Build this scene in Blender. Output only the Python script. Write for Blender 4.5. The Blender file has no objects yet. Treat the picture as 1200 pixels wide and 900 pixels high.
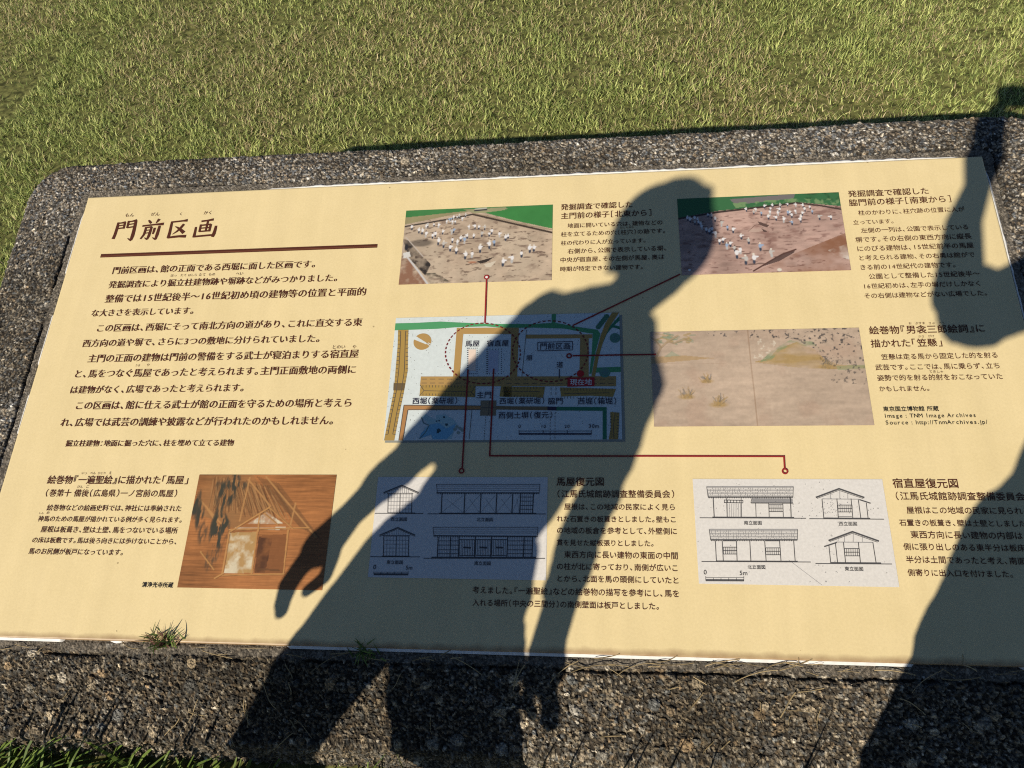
import bpy, bmesh, math, random
import numpy as np
from mathutils import Vector, Matrix

# ------------------------------------------------------------------ setting-out
# Board frame: u to the right, v up the slope of the board, w off its face (metres).
PW, PH = 1.8, 0.896
TILT = math.radians(12.0)
BZ = 0.30
CT, ST = math.cos(TILT), math.sin(TILT)

def bw(u, v, w=0.0):
    return Vector((u, v * CT - w * ST, BZ + v * ST + w * CT))

def bw_np(p):
    p = np.asarray(p, float)
    o = np.empty_like(p)
    o[..., 0] = p[..., 0]
    o[..., 1] = p[..., 1] * CT - p[..., 2] * ST
    o[..., 2] = BZ + p[..., 1] * ST + p[..., 2] * CT
    return o

# photograph pixel -> point of the board plane (the panel is a known 1.8 x 0.896 m rectangle)
def _homog(src, dst):
    A = []
    for (x, y), (u, v) in zip(src, dst):
        A.append([x, y, 1, 0, 0, 0, -u * x, -u * y, -u])
        A.append([0, 0, 0, x, y, 1, -v * x, -v * y, -v])
    return np.linalg.svd(np.array(A, float))[2][-1].reshape(3, 3)
HM = _homog([(103, 231), (1151.5, 182.5), (1305, 785), (-51, 745.5)], [(0, PH), (PW, PH), (PW, 0), (0, 0)])

def uv(x, y):
    p = HM @ np.array([x, y, 1.0])
    return (p[0] / p[2], p[1] / p[2])

# ------------------------------------------------------------------ camera, sky, sun, exposure
scene = bpy.context.scene
COL = scene.collection
RB = np.array([[0.9928794, -0.01337671, -0.11837048], [0.03298408, -0.92395334, 0.38108041], [-0.1144664, -0.38227122, -0.91693302]])
T2 = np.array([[1, 0, 0], [0, CT, -ST], [0, ST, CT]])
RC = T2 @ RB                                   # camera (x right, y down, z forward) -> world
CAM = bw(1.08937, -0.05898, 1.22056)
cam_data = bpy.data.cameras.new("camera")
cam = bpy.data.objects.new("camera", cam_data)
COL.objects.link(cam)
cam_data.sensor_width = 36.0
cam_data.lens = 880.0 / 1200.0 * 36.0
cam_data.clip_start = 0.02
cam_data.clip_end = 2000.0
m = Matrix.Identity(4)
for i in range(3):
    m[i][0] = RC[i, 0]
    m[i][1] = -RC[i, 1]
    m[i][2] = -RC[i, 2]
    m[i][3] = CAM[i]
cam.matrix_world = m
scene.camera = cam

# the sun stands behind the photographer: its light runs along D
ANTI = (1180, 116)
D = RC @ np.array([(ANTI[0] - 600) / 880.0, (ANTI[1] - 450) / 880.0, 1.0])
D = Vector(D / np.linalg.norm(D))
SUN_EL = -math.asin(D.z)
sun_data = bpy.data.lights.new("sun", 'SUN')
sun_data.energy = 4.3
sun_data.angle = math.radians(0.53)
sun_data.color = (1.0, 0.89, 0.73)
sun = bpy.data.objects.new("sun", sun_data)
COL.objects.link(sun)
sun.rotation_euler = D.to_track_quat('-Z', 'Y').to_euler()
sun.location = (-3, -5, 5)

world = bpy.data.worlds.new("World")
scene.world = world
world.use_nodes = True
wn = world.node_tree
bg = wn.nodes["Background"]
sky = wn.nodes.new("ShaderNodeTexSky")
sky.sky_type = 'NISHITA'
sky.sun_disc = False
sky.sun_elevation = SUN_EL
sky.sun_rotation = math.atan2(-D.x, -D.y)
sky.air_density = 0.75
sky.dust_density = 0.1
sky.ozone_density = 3.0
wn.links.new(sky.outputs[0], bg.inputs[0])
bg.inputs[1].default_value = 0.05
scene.view_settings.view_transform = 'Standard'
scene.view_settings.look = 'None'
scene.view_settings.gamma = 1.0
scene.view_settings.exposure = 0.57
scene.render.film_transparent = False
scene.cycles.use_denoising = False
scene.cycles.filter_width = 1.15

random.seed(7)
rng = np.random.default_rng(11)

# ------------------------------------------------------------------ small helpers
def lin(r, g, b):
    f = lambda c: (c / 255 / 12.92) if c / 255 <= 0.04045 else ((c / 255 + 0.055) / 1.055) ** 2.4
    return (f(r), f(g), f(b), 1.0)

def mat(name, col, rough=0.6, spec=0.5, noise=0.0, nscale=40.0):
    m = bpy.data.materials.new(name)
    m.use_nodes = True
    nt = m.node_tree
    b = nt.nodes["Principled BSDF"]
    b.inputs["Base Color"].default_value = col
    b.inputs["Roughness"].default_value = rough
    b.inputs["Specular IOR Level"].default_value = spec
    if noise > 0:
        geo = nt.nodes.new("ShaderNodeNewGeometry")
        n = nt.nodes.new("ShaderNodeTexNoise")
        n.inputs["Scale"].default_value = nscale
        n.inputs["Detail"].default_value = 6
        r = nt.nodes.new("ShaderNodeValToRGB")
        lo, hi = 1 - noise, 1 + noise
        r.color_ramp.elements[0].color = (col[0] * lo, col[1] * lo, col[2] * lo, 1)
        r.color_ramp.elements[1].color = (min(1, col[0] * hi), min(1, col[1] * hi), min(1, col[2] * hi), 1)
        r.color_ramp.elements[0].position = 0.3
        r.color_ramp.elements[1].position = 0.7
        nt.links.new(geo.outputs["Position"], n.inputs["Vector"])
        nt.links.new(n.outputs["Fac"], r.inputs[0])
        nt.links.new(r.outputs[0], b.inputs["Base Color"])
    return m

def attr_mat(name, attr, rough=0.6, spec=0.5, translucent=0.0, noise=0.0, nscale=300.0, bump=0.0):
    m = bpy.data.materials.new(name)
    m.use_nodes = True
    nt = m.node_tree
    b = nt.nodes["Principled BSDF"]
    b.inputs["Roughness"].default_value = rough
    b.inputs["Specular IOR Level"].default_value = spec
    a = nt.nodes.new("ShaderNodeAttribute")
    a.attribute_name = attr
    src = a.outputs["Color"]
    if noise > 0 or bump > 0:
        geo = nt.nodes.new("ShaderNodeNewGeometry")
        n = nt.nodes.new("ShaderNodeTexNoise")
        n.inputs["Scale"].default_value = nscale
        n.inputs["Detail"].default_value = 5
        nt.links.new(geo.outputs["Position"], n.inputs["Vector"])
    if noise > 0:
        mr = nt.nodes.new("ShaderNodeMapRange")
        mr.inputs[1].default_value = 0.25
        mr.inputs[2].default_value = 0.75
        mr.inputs[3].default_value = 1 - noise
        mr.inputs[4].default_value = 1 + noise
        mx = nt.nodes.new("ShaderNodeVectorMath")
        mx.operation = 'SCALE'
        nt.links.new(n.outputs["Fac"], mr.inputs[0])
        nt.links.new(src, mx.inputs[0])
        nt.links.new(mr.outputs[0], mx.inputs["Scale"])
        src = mx.outputs[0]
    nt.links.new(src, b.inputs["Base Color"])
    if bump > 0:
        bp = nt.nodes.new("ShaderNodeBump")
        bp.inputs["Strength"].default_value = bump
        bp.inputs["Distance"].default_value = 0.002
        nt.links.new(n.outputs["Fac"], bp.inputs["Height"])
        nt.links.new(bp.outputs[0], b.inputs["Normal"])
    if translucent > 0:
        t = nt.nodes.new("ShaderNodeBsdfTranslucent")
        ms = nt.nodes.new("ShaderNodeMixShader")
        ms.inputs[0].default_value = translucent
        nt.links.new(src, t.inputs[0])
        nt.links.new(b.outputs[0], ms.inputs[1])
        nt.links.new(t.outputs[0], ms.inputs[2])
        nt.links.new(ms.outputs[0], nt.nodes["Material Output"].inputs[0])
    return m

def np_mesh(name, verts, faces, nper, col=None, attr="tint", smooth=False):
    """verts (N,3), faces flat int array of polygons with nper corners each"""
    me = bpy.data.meshes.new(name)
    verts = np.ascontiguousarray(verts, dtype=np.float32)
    faces = np.ascontiguousarray(faces, dtype=np.int32).ravel()
    nf = len(faces) // nper
    me.vertices.add(len(verts))
    me.vertices.foreach_set("co", verts.ravel())
    me.loops.add(len(faces))
    me.loops.foreach_set("vertex_index", faces)
    me.polygons.add(nf)
    me.polygons.foreach_set("loop_start", np.arange(nf, dtype=np.int32) * nper)
    try:
        me.polygons.foreach_set("loop_total", np.full(nf, nper, dtype=np.int32))
    except Exception:
        pass
    me.update(calc_edges=True)
    if col is not None:
        at = me.attributes.new(attr, 'FLOAT_COLOR', 'POINT')
        c = np.ones((len(verts), 4), np.float32)
        c[:, :3] = col
        at.data.foreach_set("color", c.ravel())
    me.polygons.foreach_set("use_smooth", np.full(nf, smooth))
    return me

def link(name, me, mats, parent=None):
    o = bpy.data.objects.new(name, me)
    COL.objects.link(o)
    if mats is not None:
        for mm in (mats if isinstance(mats, (list, tuple)) else [mats]):
            me.materials.append(mm)
    if parent is not None:
        o.parent = parent
        if parent.type == 'EMPTY':
            o.matrix_parent_inverse = Matrix.Translation(-parent.location)
    return o

def empty(name, loc, label, cat, group=None):
    o = bpy.data.objects.new(name, None)
    COL.objects.link(o)
    o.location = loc
    o.empty_display_size = 0.1
    tag(o, label, cat, group)
    return o

def tag(o, label, cat, group=None, kind=None):
    o["label"] = label
    o["category"] = cat
    if group:
        o["group"] = group
    if kind:
        o["kind"] = kind

# ---- noise in numpy
def vnoise(x, y, seed=0):
    r = np.random.default_rng(seed).random((256, 256))
    xi = np.floor(x).astype(int)
    yi = np.floor(y).astype(int)
    fx = x - xi
    fy = y - yi
    fx = fx * fx * (3 - 2 * fx)
    fy = fy * fy * (3 - 2 * fy)
    g = lambda a, b: r[a & 255, b & 255]
    return (g(xi, yi) * (1 - fx) + g(xi + 1, yi) * fx) * (1 - fy) + (g(xi, yi + 1) * (1 - fx) + g(xi + 1, yi + 1) * fx) * fy

def fbm(x, y, seed=0, octs=4):
    s = np.zeros_like(x, dtype=float)
    a = 0.5
    for k in range(octs):
        s += a * vnoise(x * 2 ** k + 17.3 * k, y * 2 ** k + 5.1 * k, seed + k)
        a *= 0.5
    return s / (1 - 0.5 ** octs)

def hash3(ix, iy, iz, k):
    h = (ix.astype(np.int64) * 73856093) ^ (iy.astype(np.int64) * 19349663) ^ (iz.astype(np.int64) * 83492791) ^ (k * 2654435761)
    h = (h ^ (h >> 13)) * 1274126177
    h = (h ^ (h >> 16)) & 0xFFFFFF
    h = (h * 69069 + 12345) & 0xFFFFFF
    return (h ^ (h >> 9)) / float(0xFFFFFF)

def worley(P, size, keep=1.0, seed=0, jit=0.9, aniso=0.5):
    """nearest random stone centre: distance in cell units, second distance, and random numbers of that stone"""
    Q = P / size
    B = np.floor(Q).astype(np.int64)
    n = len(P)
    f1 = np.full(n, 9.0)
    f2 = np.full(n, 9.0)
    idn = np.zeros(n)
    idm = np.zeros(n)
    for dx in (-1, 0, 1):
        for dy in (-1, 0, 1):
            for dz in (-1, 0, 1):
                cx, cy, cz = B[:, 0] + dx, B[:, 1] + dy, B[:, 2] + dz
                h = [hash3(cx, cy, cz, seed * 10 + k) for k in range(6)]
                ctr = np.stack([cx + 0.5 + jit * (h[0] - 0.5), cy + 0.5 + jit * (h[1] - 0.5), cz + 0.5 + jit * (h[2] - 0.5)], 1)
                dv = Q - ctr
                ang = h[5] * math.pi
                c, s = np.cos(ang), np.sin(ang)
                k = 1 + aniso * h[4]
                ax = (dv[:, 0] * c + dv[:, 1] * s) * k
                ay = (-dv[:, 0] * s + dv[:, 1] * c) / np.sqrt(k)
                d = np.sqrt(ax * ax + ay * ay + dv[:, 2] ** 2) / (0.7 + 0.6 * h[3])
                d = np.where(h[3] * 0.37 + h[4] * 0.63 > keep, 9.0, d)
                closer = d < f1
                f2 = np.where(closer, f1, np.minimum(f2, d))
                idn = np.where(closer, h[4], idn)
                idm = np.where(closer, h[3], idm)
                f1 = np.where(closer, d, f1)
    return f1, f2, idn, idm

# ------------------------------------------------------------------ ground
HALF = 60.0
def ground_z(x, y):
    t = np.clip((0.75 - y) / 0.7, 0, 1)
    t = t * t * (3 - 2 * t)
    far = np.clip((np.hypot(x, y) - 3.0) / 6.0, 0, 1)
    return 0.10 * t + 0.05 * far * (fbm(x * 0.3 + 40, y * 0.3 + 40, 3) - 0.5)

gx = np.concatenate([-np.geomspace(900, 5, 24), np.linspace(-4.8, 6.8, 117), np.geomspace(7, 900, 24)])
gy = np.concatenate([-np.geomspace(900, 4, 24), np.linspace(-3.8, 6.8, 107), np.geomspace(7, 900, 24)])
GX, GY = np.meshgrid(gx, gy, indexing='ij')
GZ = ground_z(GX, GY)
nx, ny = GX.shape
idx = np.arange(nx * ny).reshape(nx, ny)
quads = np.stack([idx[:-1, :-1], idx[1:, :-1], idx[1:, 1:], idx[:-1, 1:]], -1).reshape(-1, 4)
gm = bpy.data.materials.new("turf_soil")
gm.use_nodes = True
nt = gm.node_tree
b = nt.nodes["Principled BSDF"]
b.inputs["Roughness"].default_value = 0.95
b.inputs["Specular IOR Level"].default_value = 0.1
geo = nt.nodes.new("ShaderNodeNewGeometry")
n1 = nt.nodes.new("ShaderNodeTexNoise")
n1.inputs["Scale"].default_value = 45
n1.inputs["Detail"].default_value = 8
r1 = nt.nodes.new("ShaderNodeValToRGB")
r1.color_ramp.elements[0].position = 0.35
r1.color_ramp.elements[0].color = (0.042, 0.045, 0.016, 1)
r1.color_ramp.elements[1].position = 0.68
r1.color_ramp.elements[1].color = (0.20, 0.205, 0.07, 1)
nt.links.new(geo.outputs["Position"], n1.inputs["Vector"])
nt.links.new(n1.outputs["Fac"], r1.inputs[0])
nt.links.new(r1.outputs[0], b.inputs["Base Color"])
ground = link("ground", np_mesh("ground", np.stack([GX, GY, GZ], -1).reshape(-1, 3), quads, 4, smooth=True), gm)
ground["kind"] = "structure"

# ------------------------------------------------------------------ grass blades
def blades(base, phi, length, width, lean0, lean1, cols, segs=3, twist=None):
    """one tapered, bending blade per row of base"""
    n = len(base)
    rows = []
    p = np.array(base, float)
    d2 = np.stack([np.cos(phi), np.sin(phi)], 1)
    tw = phi + math.pi / 2 + (0 if twist is None else twist)
    side = np.stack([np.cos(tw), np.sin(tw), np.zeros(n)], 1)
    V = []
    for k in range(segs + 1):
        f = k / segs
        wd = width * (1.0 - 0.85 * f ** 1.6) * 0.5
        V.append(p - side * wd[:, None])
        V.append(p + side * wd[:, None])
        th = lean0 + (lean1 - lean0) * (f + 0.5 / segs)
        st = (length / segs)[:, None]
        p = p + st * np.concatenate([d2 * np.sin(th)[:, None], np.cos(th)[:, None]], 1)
    m_ = 2 * (segs + 1)
    verts = np.stack(V, 1).reshape(-1, 3)
    off = (np.arange(n) * m_)[:, None]
    faces = []
    for k in range(segs):
        faces.append(np.stack([off[:, 0] + 2 * k, off[:, 0] + 2 * k + 1, off[:, 0] + 2 * k + 3, off[:, 0] + 2 * k + 2], 1))
    faces = np.concatenate(faces, 0)
    tipfade = np.tile(np.repeat(np.linspace(0, 1, segs + 1), 2), n)
    c = np.repeat(cols, m_, 0)
    return verts, faces, c, tipfade

grass_mat = attr_mat("grass_blade", "tint", rough=0.55, spec=0.35, translucent=0.32)

def outline_inside(x, y, grow=0.0):
    """inside the plinth footprint?"""
    u, v = x, y / CT
    return (u > -0.150 - grow) & (u < 1.95 + grow) & (v > -0.20 - grow) & (v < 0.995 + grow)

def scatter(x0, x1, y0, y1, dens):
    n = int((x1 - x0) * (y1 - y0) * dens)
    return rng.uniform(x0, x1, n), rng.uniform(y0, y1, n)

def make_lawn():
    xs, ys = [], []
    for args in ((-1.0, 3.4, 0.0, 2.2, 29000), (-1.9, 4.4, 2.2, 4.4, 22000), (-1.9, -1.0, -0.2, 2.2, 6000), (3.4, 4.4, 0.0, 2.2, 6000), (-1.3, 3.6, -2.0, 0.0, 3000)):
        a, b_ = scatter(*args)
        xs.append(a)
        ys.append(b_)
    x = np.concatenate(xs)
    y = np.concatenate(ys)
    patch = fbm(x * 2.3, y * 2.3, 21, 4)
    tuft = fbm(x * 13, y * 13, 31, 3)
    keep = ~outline_inside(x, y, -0.004) & (rng.random(len(x)) < np.clip(0.48 + 2.0 * (tuft - 0.32), 0.42, 1))
    x, y, patch, tuft = x[keep], y[keep], patch[keep], tuft[keep]
    n = len(x)
    z = ground_z(x, y) - 0.003
    phi = rng.uniform(0, 2 * math.pi, n)
    length = rng.uniform(0.013, 0.032, n) * (0.48 + 1.05 * tuft)
    width = rng.uniform(0.0018, 0.0038, n)
    lean0 = rng.uniform(0.0, 0.9, n)
    lean1 = lean0 + rng.uniform(0.3, 1.2, n)
    dry = rng.random(n) < np.clip(0.20 + 1.9 * (patch - 0.48), 0.07, 0.55)
    flat = dry & (rng.random(n) < 0.55)
    lean0 = np.where(flat, rng.uniform(0.9, 1.35, n), lean0)
    lean1 = np.where(flat, lean0 + 0.2, lean1)
    g = rng.random((n, 1))
    green = (1 - g) * np.array([[0.135, 0.205, 0.042]]) + g * np.array([[0.64, 0.69, 0.25]])
    g2 = rng.random((n, 1))
    straw = (1 - g2) * np.array([[0.34, 0.27, 0.13]]) + g2 * np.array([[0.62, 0.53, 0.31]])
    cols = np.where(dry[:, None], straw, green) * rng.uniform(0.8, 1.2, (n, 1))
    v, f, c, tf = blades(np.stack([x, y, z], 1), phi, length, width, lean0, lean1, cols, 2, rng.uniform(-0.8, 0.8, n))
    o = link("lawn_grass", np_mesh("lawn_grass", v, f, 4, c), grass_mat)
    tag(o, "short mown olive green lawn with straw patches behind the sign", "grass", kind="stuff")
make_lawn()

# ------------------------------------------------------------------ the information board
board = empty("information_board", bw(0.9, 0.4, 0) * 1.0, "low slanted information board with cream printed panel set in pebbly concrete", "information board")
board.location.z = 0.05

def grains(m):
    """sand-sized grains between the stones: a cell pattern that varies the colour and the height"""
    nt = m.node_tree
    b = nt.nodes["Principled BSDF"]
    old = b.inputs["Base Color"].links[0].from_socket
    geo = nt.nodes.new("ShaderNodeNewGeometry")
    v = nt.nodes.new("ShaderNodeTexVoronoi")
    v.inputs["Scale"].default_value = 330
    sc_ = nt.nodes.new("ShaderNodeSeparateColor")
    mr = nt.nodes.new("ShaderNodeMapRange")
    mr.inputs[3].default_value = 0.50
    mr.inputs[4].default_value = 1.75
    pw = nt.nodes.new("ShaderNodeMath")
    pw.operation = 'POWER'
    pw.inputs[1].default_value = 1.6
    vm = nt.nodes.new("ShaderNodeVectorMath")
    vm.operation = 'SCALE'
    nt.links.new(geo.outputs["Position"], v.inputs["Vector"])
    nt.links.new(v.outputs["Color"], sc_.inputs[0])
    nt.links.new(sc_.outputs[0], pw.inputs[0])
    nt.links.new(pw.outputs[0], mr.inputs[0])
    nt.links.new(old, vm.inputs[0])
    nt.links.new(mr.outputs[0], vm.inputs["Scale"])
    nt.links.new(vm.outputs[0], b.inputs["Base Color"])
    b0 = b.inputs["Normal"].links[0].from_node
    bp = nt.nodes.new("ShaderNodeBump")
    bp.inputs["Strength"].default_value = 0.55
    bp.inputs["Distance"].default_value = 0.0014
    bp.invert = True
    nt.links.new(v.outputs["Distance"], bp.inputs["Height"])
    nt.links.new(bp.outputs[0], b0.inputs["Normal"])

def plinth():
    u0, u1, v0, v1, R = -0.150, 1.950, -0.150, 0.9945, 0.095
    step = 0.0019
    out, nrm = [], []
    def seg(a, b_, n_):
        L = math.hypot(b_[0] - a[0], b_[1] - a[1])
        k = max(2, int(L / step))
        for i in range(k):
            f = i / k
            out.append((a[0] + (b_[0] - a[0]) * f, a[1] + (b_[1] - a[1]) * f))
            nrm.append(n_)
    def arc(cx, cy, a0):
        k = int(R * math.pi / 2 / step)
        for i in range(k):
            a = a0 + (math.pi / 2) * i / k
            out.append((cx + R * math.cos(a), cy + R * math.sin(a)))
            nrm.append((math.cos(a), math.sin(a)))
    seg((u0 + R, v0), (u1 - R, v0), (0, -1))
    arc(u1 - R, v0 + R, -math.pi / 2)
    seg((u1, v0 + R), (u1, v1 - R), (1, 0))
    arc(u1 - R, v1 - R, 0)
    seg((u1 - R, v1), (u0 + R, v1), (0, 1))
    arc(u0 + R, v1 - R, math.pi / 2)
    seg((u0, v1 - R), (u0, v0 + R), (-1, 0))
    arc(u0 + R, v0 + R, math.pi)
    O = np.array(out)
    N = np.array(nrm)
    # the cast edge is not perfectly straight
    s = np.cumsum(np.r_[0, np.hypot(*(O[1:] - O[:-1]).T)])
    wob = 0.010 * (fbm(s * 7, s * 0 + 3.3, 77, 4) - 0.5)
    O = O + N * wob[:, None]
    I = np.stack([np.clip(O[:, 0], 0.012, PW - 0.012), np.clip(O[:, 1], 0.012, PH - 0.012)], 1)
    r = 0.014
    nt_, na, nw = 88, 7, 52
    Ns = len(O)
    Pn, Nn = [], []
    E = O - N * r
    def drop(v):
        t = np.maximum(0, -v - 0.026)
        return -0.40 * t * t / (t + 0.012)
    for k in range(nt_):
        q = k / (nt_ - 1)
        p = I + (E - I) * q
        Pn.append(np.c_[p, -0.0065 + drop(p[:, 1])])
        Nn.append(np.tile([0, 0, 1.0], (Ns, 1)))
    wE = -0.0065 + drop(E[:, 1])
    for k in range(1, na + 1):
        a = math.pi / 2 * k / na
        p = E + N * (r * math.sin(a))
        Pn.append(np.c_[p, wE - r * (1 - math.cos(a))])
        Nn.append(np.c_[N * math.sin(a), np.full(Ns, math.cos(a))])
    A = np.stack(Pn)      # board coords
    W = bw_np(A)
    NW = np.stack(Nn)
    NWw = NW.copy()
    NWw[..., 1] = NW[..., 1] * CT - NW[..., 2] * ST
    NWw[..., 2] = NW[..., 1] * ST + NW[..., 2] * CT
    last = W[-1]
    side = np.c_[N[:, 0], N[:, 1], np.zeros(Ns)]
    walls, wnr = [], []
    for k in range(1, nw + 1):
        f = k / nw
        z = last[:, 2] * (1 - f) + (-0.05) * f
        p = last + side * (0.02 * f)
        p[:, 2] = z
        walls.append(p)
        wnr.append(side)
    W = np.concatenate([W, np.stack(walls)])
    NWw = np.concatenate([NWw, np.stack(wnr)])
    A2 = np.concatenate([A, np.full((nw, Ns, 3), -9.0)])
    P = W.reshape(-1, 3)
    NV = NWw.reshape(-1, 3)
    U = A2.reshape(-1, 3)
    # distance from the panel edge, for the smooth mortar band
    dp = np.hypot(np.maximum(np.maximum(-U[:, 0], U[:, 0] - PW), 0), np.maximum(np.maximum(-U[:, 1], U[:, 1] - PH), 0))
    dp = np.where(U[:, 2] < -8, 1.0, dp)
    # exposed aggregate: three sizes of stones
    f1, f2, ia, ib = worley(P, 0.0095, 1.0, 1, aniso=0.9)
    g1, g2, ja, jb = worley(P, 0.0047, 1.0, 2, aniso=0.6)
    h1, h2, ka, kb = worley(P, 0.021, 0.36, 3, jit=1.0, aniso=0.9)
    s1 = np.clip(1 - (f1 / 0.62) ** 2, 0, 1) ** 0.6
    s2 = np.clip(1 - (g1 / 0.66) ** 2, 0, 1) ** 0.6
    s3 = np.clip(1 - (h1 / 0.46) ** 2, 0, 1) ** 0.5
    big = (h1 < 0.46) & ((P[:, 1] < 0.02) | (kb > 0.93))
    mid = (f1 < 0.62) & (ib < np.where(P[:, 1] < 0.02, 0.26, 0.14)) & ~big
    rough = 1.0 + 0.8 * np.clip(-P[:, 1] / 0.05, 0, 1)
    hgt = s2 * 0.0019 * rough + np.where(mid, s1 * 0.0030, 0) * rough + np.where(big, s3 * 0.0042, 0)
    x, y = P[:, 0], P[:, 1] + P[:, 2] * 1.3
    hgt = hgt + 0.0040 * (fbm(x * 30, y * 30, 5, 4) - 0.5) + 0.0045 * (fbm(x * 9, y * 9, 8, 3) - 0.5)
    pal = np.array([[.30, .27, .22], [.42, .37, .29], [.19, .18, .165], [.15, .16, .17], [.24, .20, .15], [.52, .47, .38], [.10, .10, .10], [.33, .26, .18], [.27, .27, .26], [.37, .33, .27], [.62, .60, .55], [.20, .22, .24]])
    def pick(r_, salt, lo=0.34, hi=0.92):
        i = np.floor((r_ * 977.0 + salt) % 1.0 * len(pal)).astype(int) % len(pal)
        return pal[i] * (lo + (hi - lo) * ((r_ * 313.7 + salt) % 1.0) ** 1.5)[:, None]
    matrix = np.array([.040, .034, .027]) * (0.75 + 0.9 * fbm(x * 60, y * 60, 41, 3))[:, None]
    col = matrix
    col = np.where((g1 < 0.60)[:, None], pick(ja, .13), col)
    col = np.where((mid & (f1 < 0.58))[:, None], pick(ia, .71, .45, 1.75), col)
    col = np.where((big & (h1 < 0.44))[:, None], pick(ka, .37, .70, 1.75), col)
    # old dirt and algae in blotches
    dirt = np.clip((fbm(x * 4, y * 4, 91, 5) - 0.36) * 2.6, 0, 1)[:, None]
    col = col * (1 - 0.52 * dirt * np.array([[0.85, 0.9, 1.0]]))
    # the low front face stays damp and is stained darker than the dry top
    damp = np.clip((0.02 - P[:, 1]) / 0.03, 0, 1)[:, None] * (0.75 + 0.5 * fbm(x * 11, y * 11, 93, 3))[:, None]
    col = col * (1 - np.clip(damp, 0, 1) * np.array([[0.36, 0.40, 0.47]]))
    # mortar band round the panel, then a rough groove
    wig = 0.005 * (fbm(x * 40, y * 40, 15, 3) - 0.5)
    band = np.clip((0.0200 + wig - dp) / 0.003, 0, 1)
    hgt = hgt * (1 - 0.65 * band) + band * 0.0004
    mort = np.array([.125, .11, .088]) * (0.55 + 0.8 * fbm(x * 130, y * 130, 61, 4))[:, None]
    col = col * (1 - 0.75 * band[:, None]) + mort * 0.75 * band[:, None]
    gr = np.exp(-((dp - 0.0225 - wig) / 0.0022) ** 2) * np.clip((fbm(x * 14, y * 14, 19, 3) - 0.36) * 6, 0, 1)
    hgt -= 0.0065 * gr
    col *= (1 - 0.45 * gr)[:, None]
    inner = np.clip((0.004 - dp) / 0.003, 0, 1) * np.where(U[:, 2] < -8, 0, 1)
    hgt = hgt * (1 - inner) - 0.001 * inner
    P = P + NV * hgt[:, None]
    Nq = W.shape[0]
    ii = np.arange(Nq * Ns).reshape(Nq, Ns)
    nxt = np.roll(ii, -1, axis=1)
    q = np.stack([ii[:-1], ii[1:], nxt[1:], nxt[:-1]], -1).reshape(-1, 4)
    mm = attr_mat("exposed_aggregate_concrete", "tint", rough=0.85, spec=0.25, noise=0.28, nscale=420, bump=0.35)
    grains(mm)
    me = np_mesh("concrete_base", P, q, 4, col, smooth=False)
    return link("concrete_base", me, mm, board)
plinth()

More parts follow.
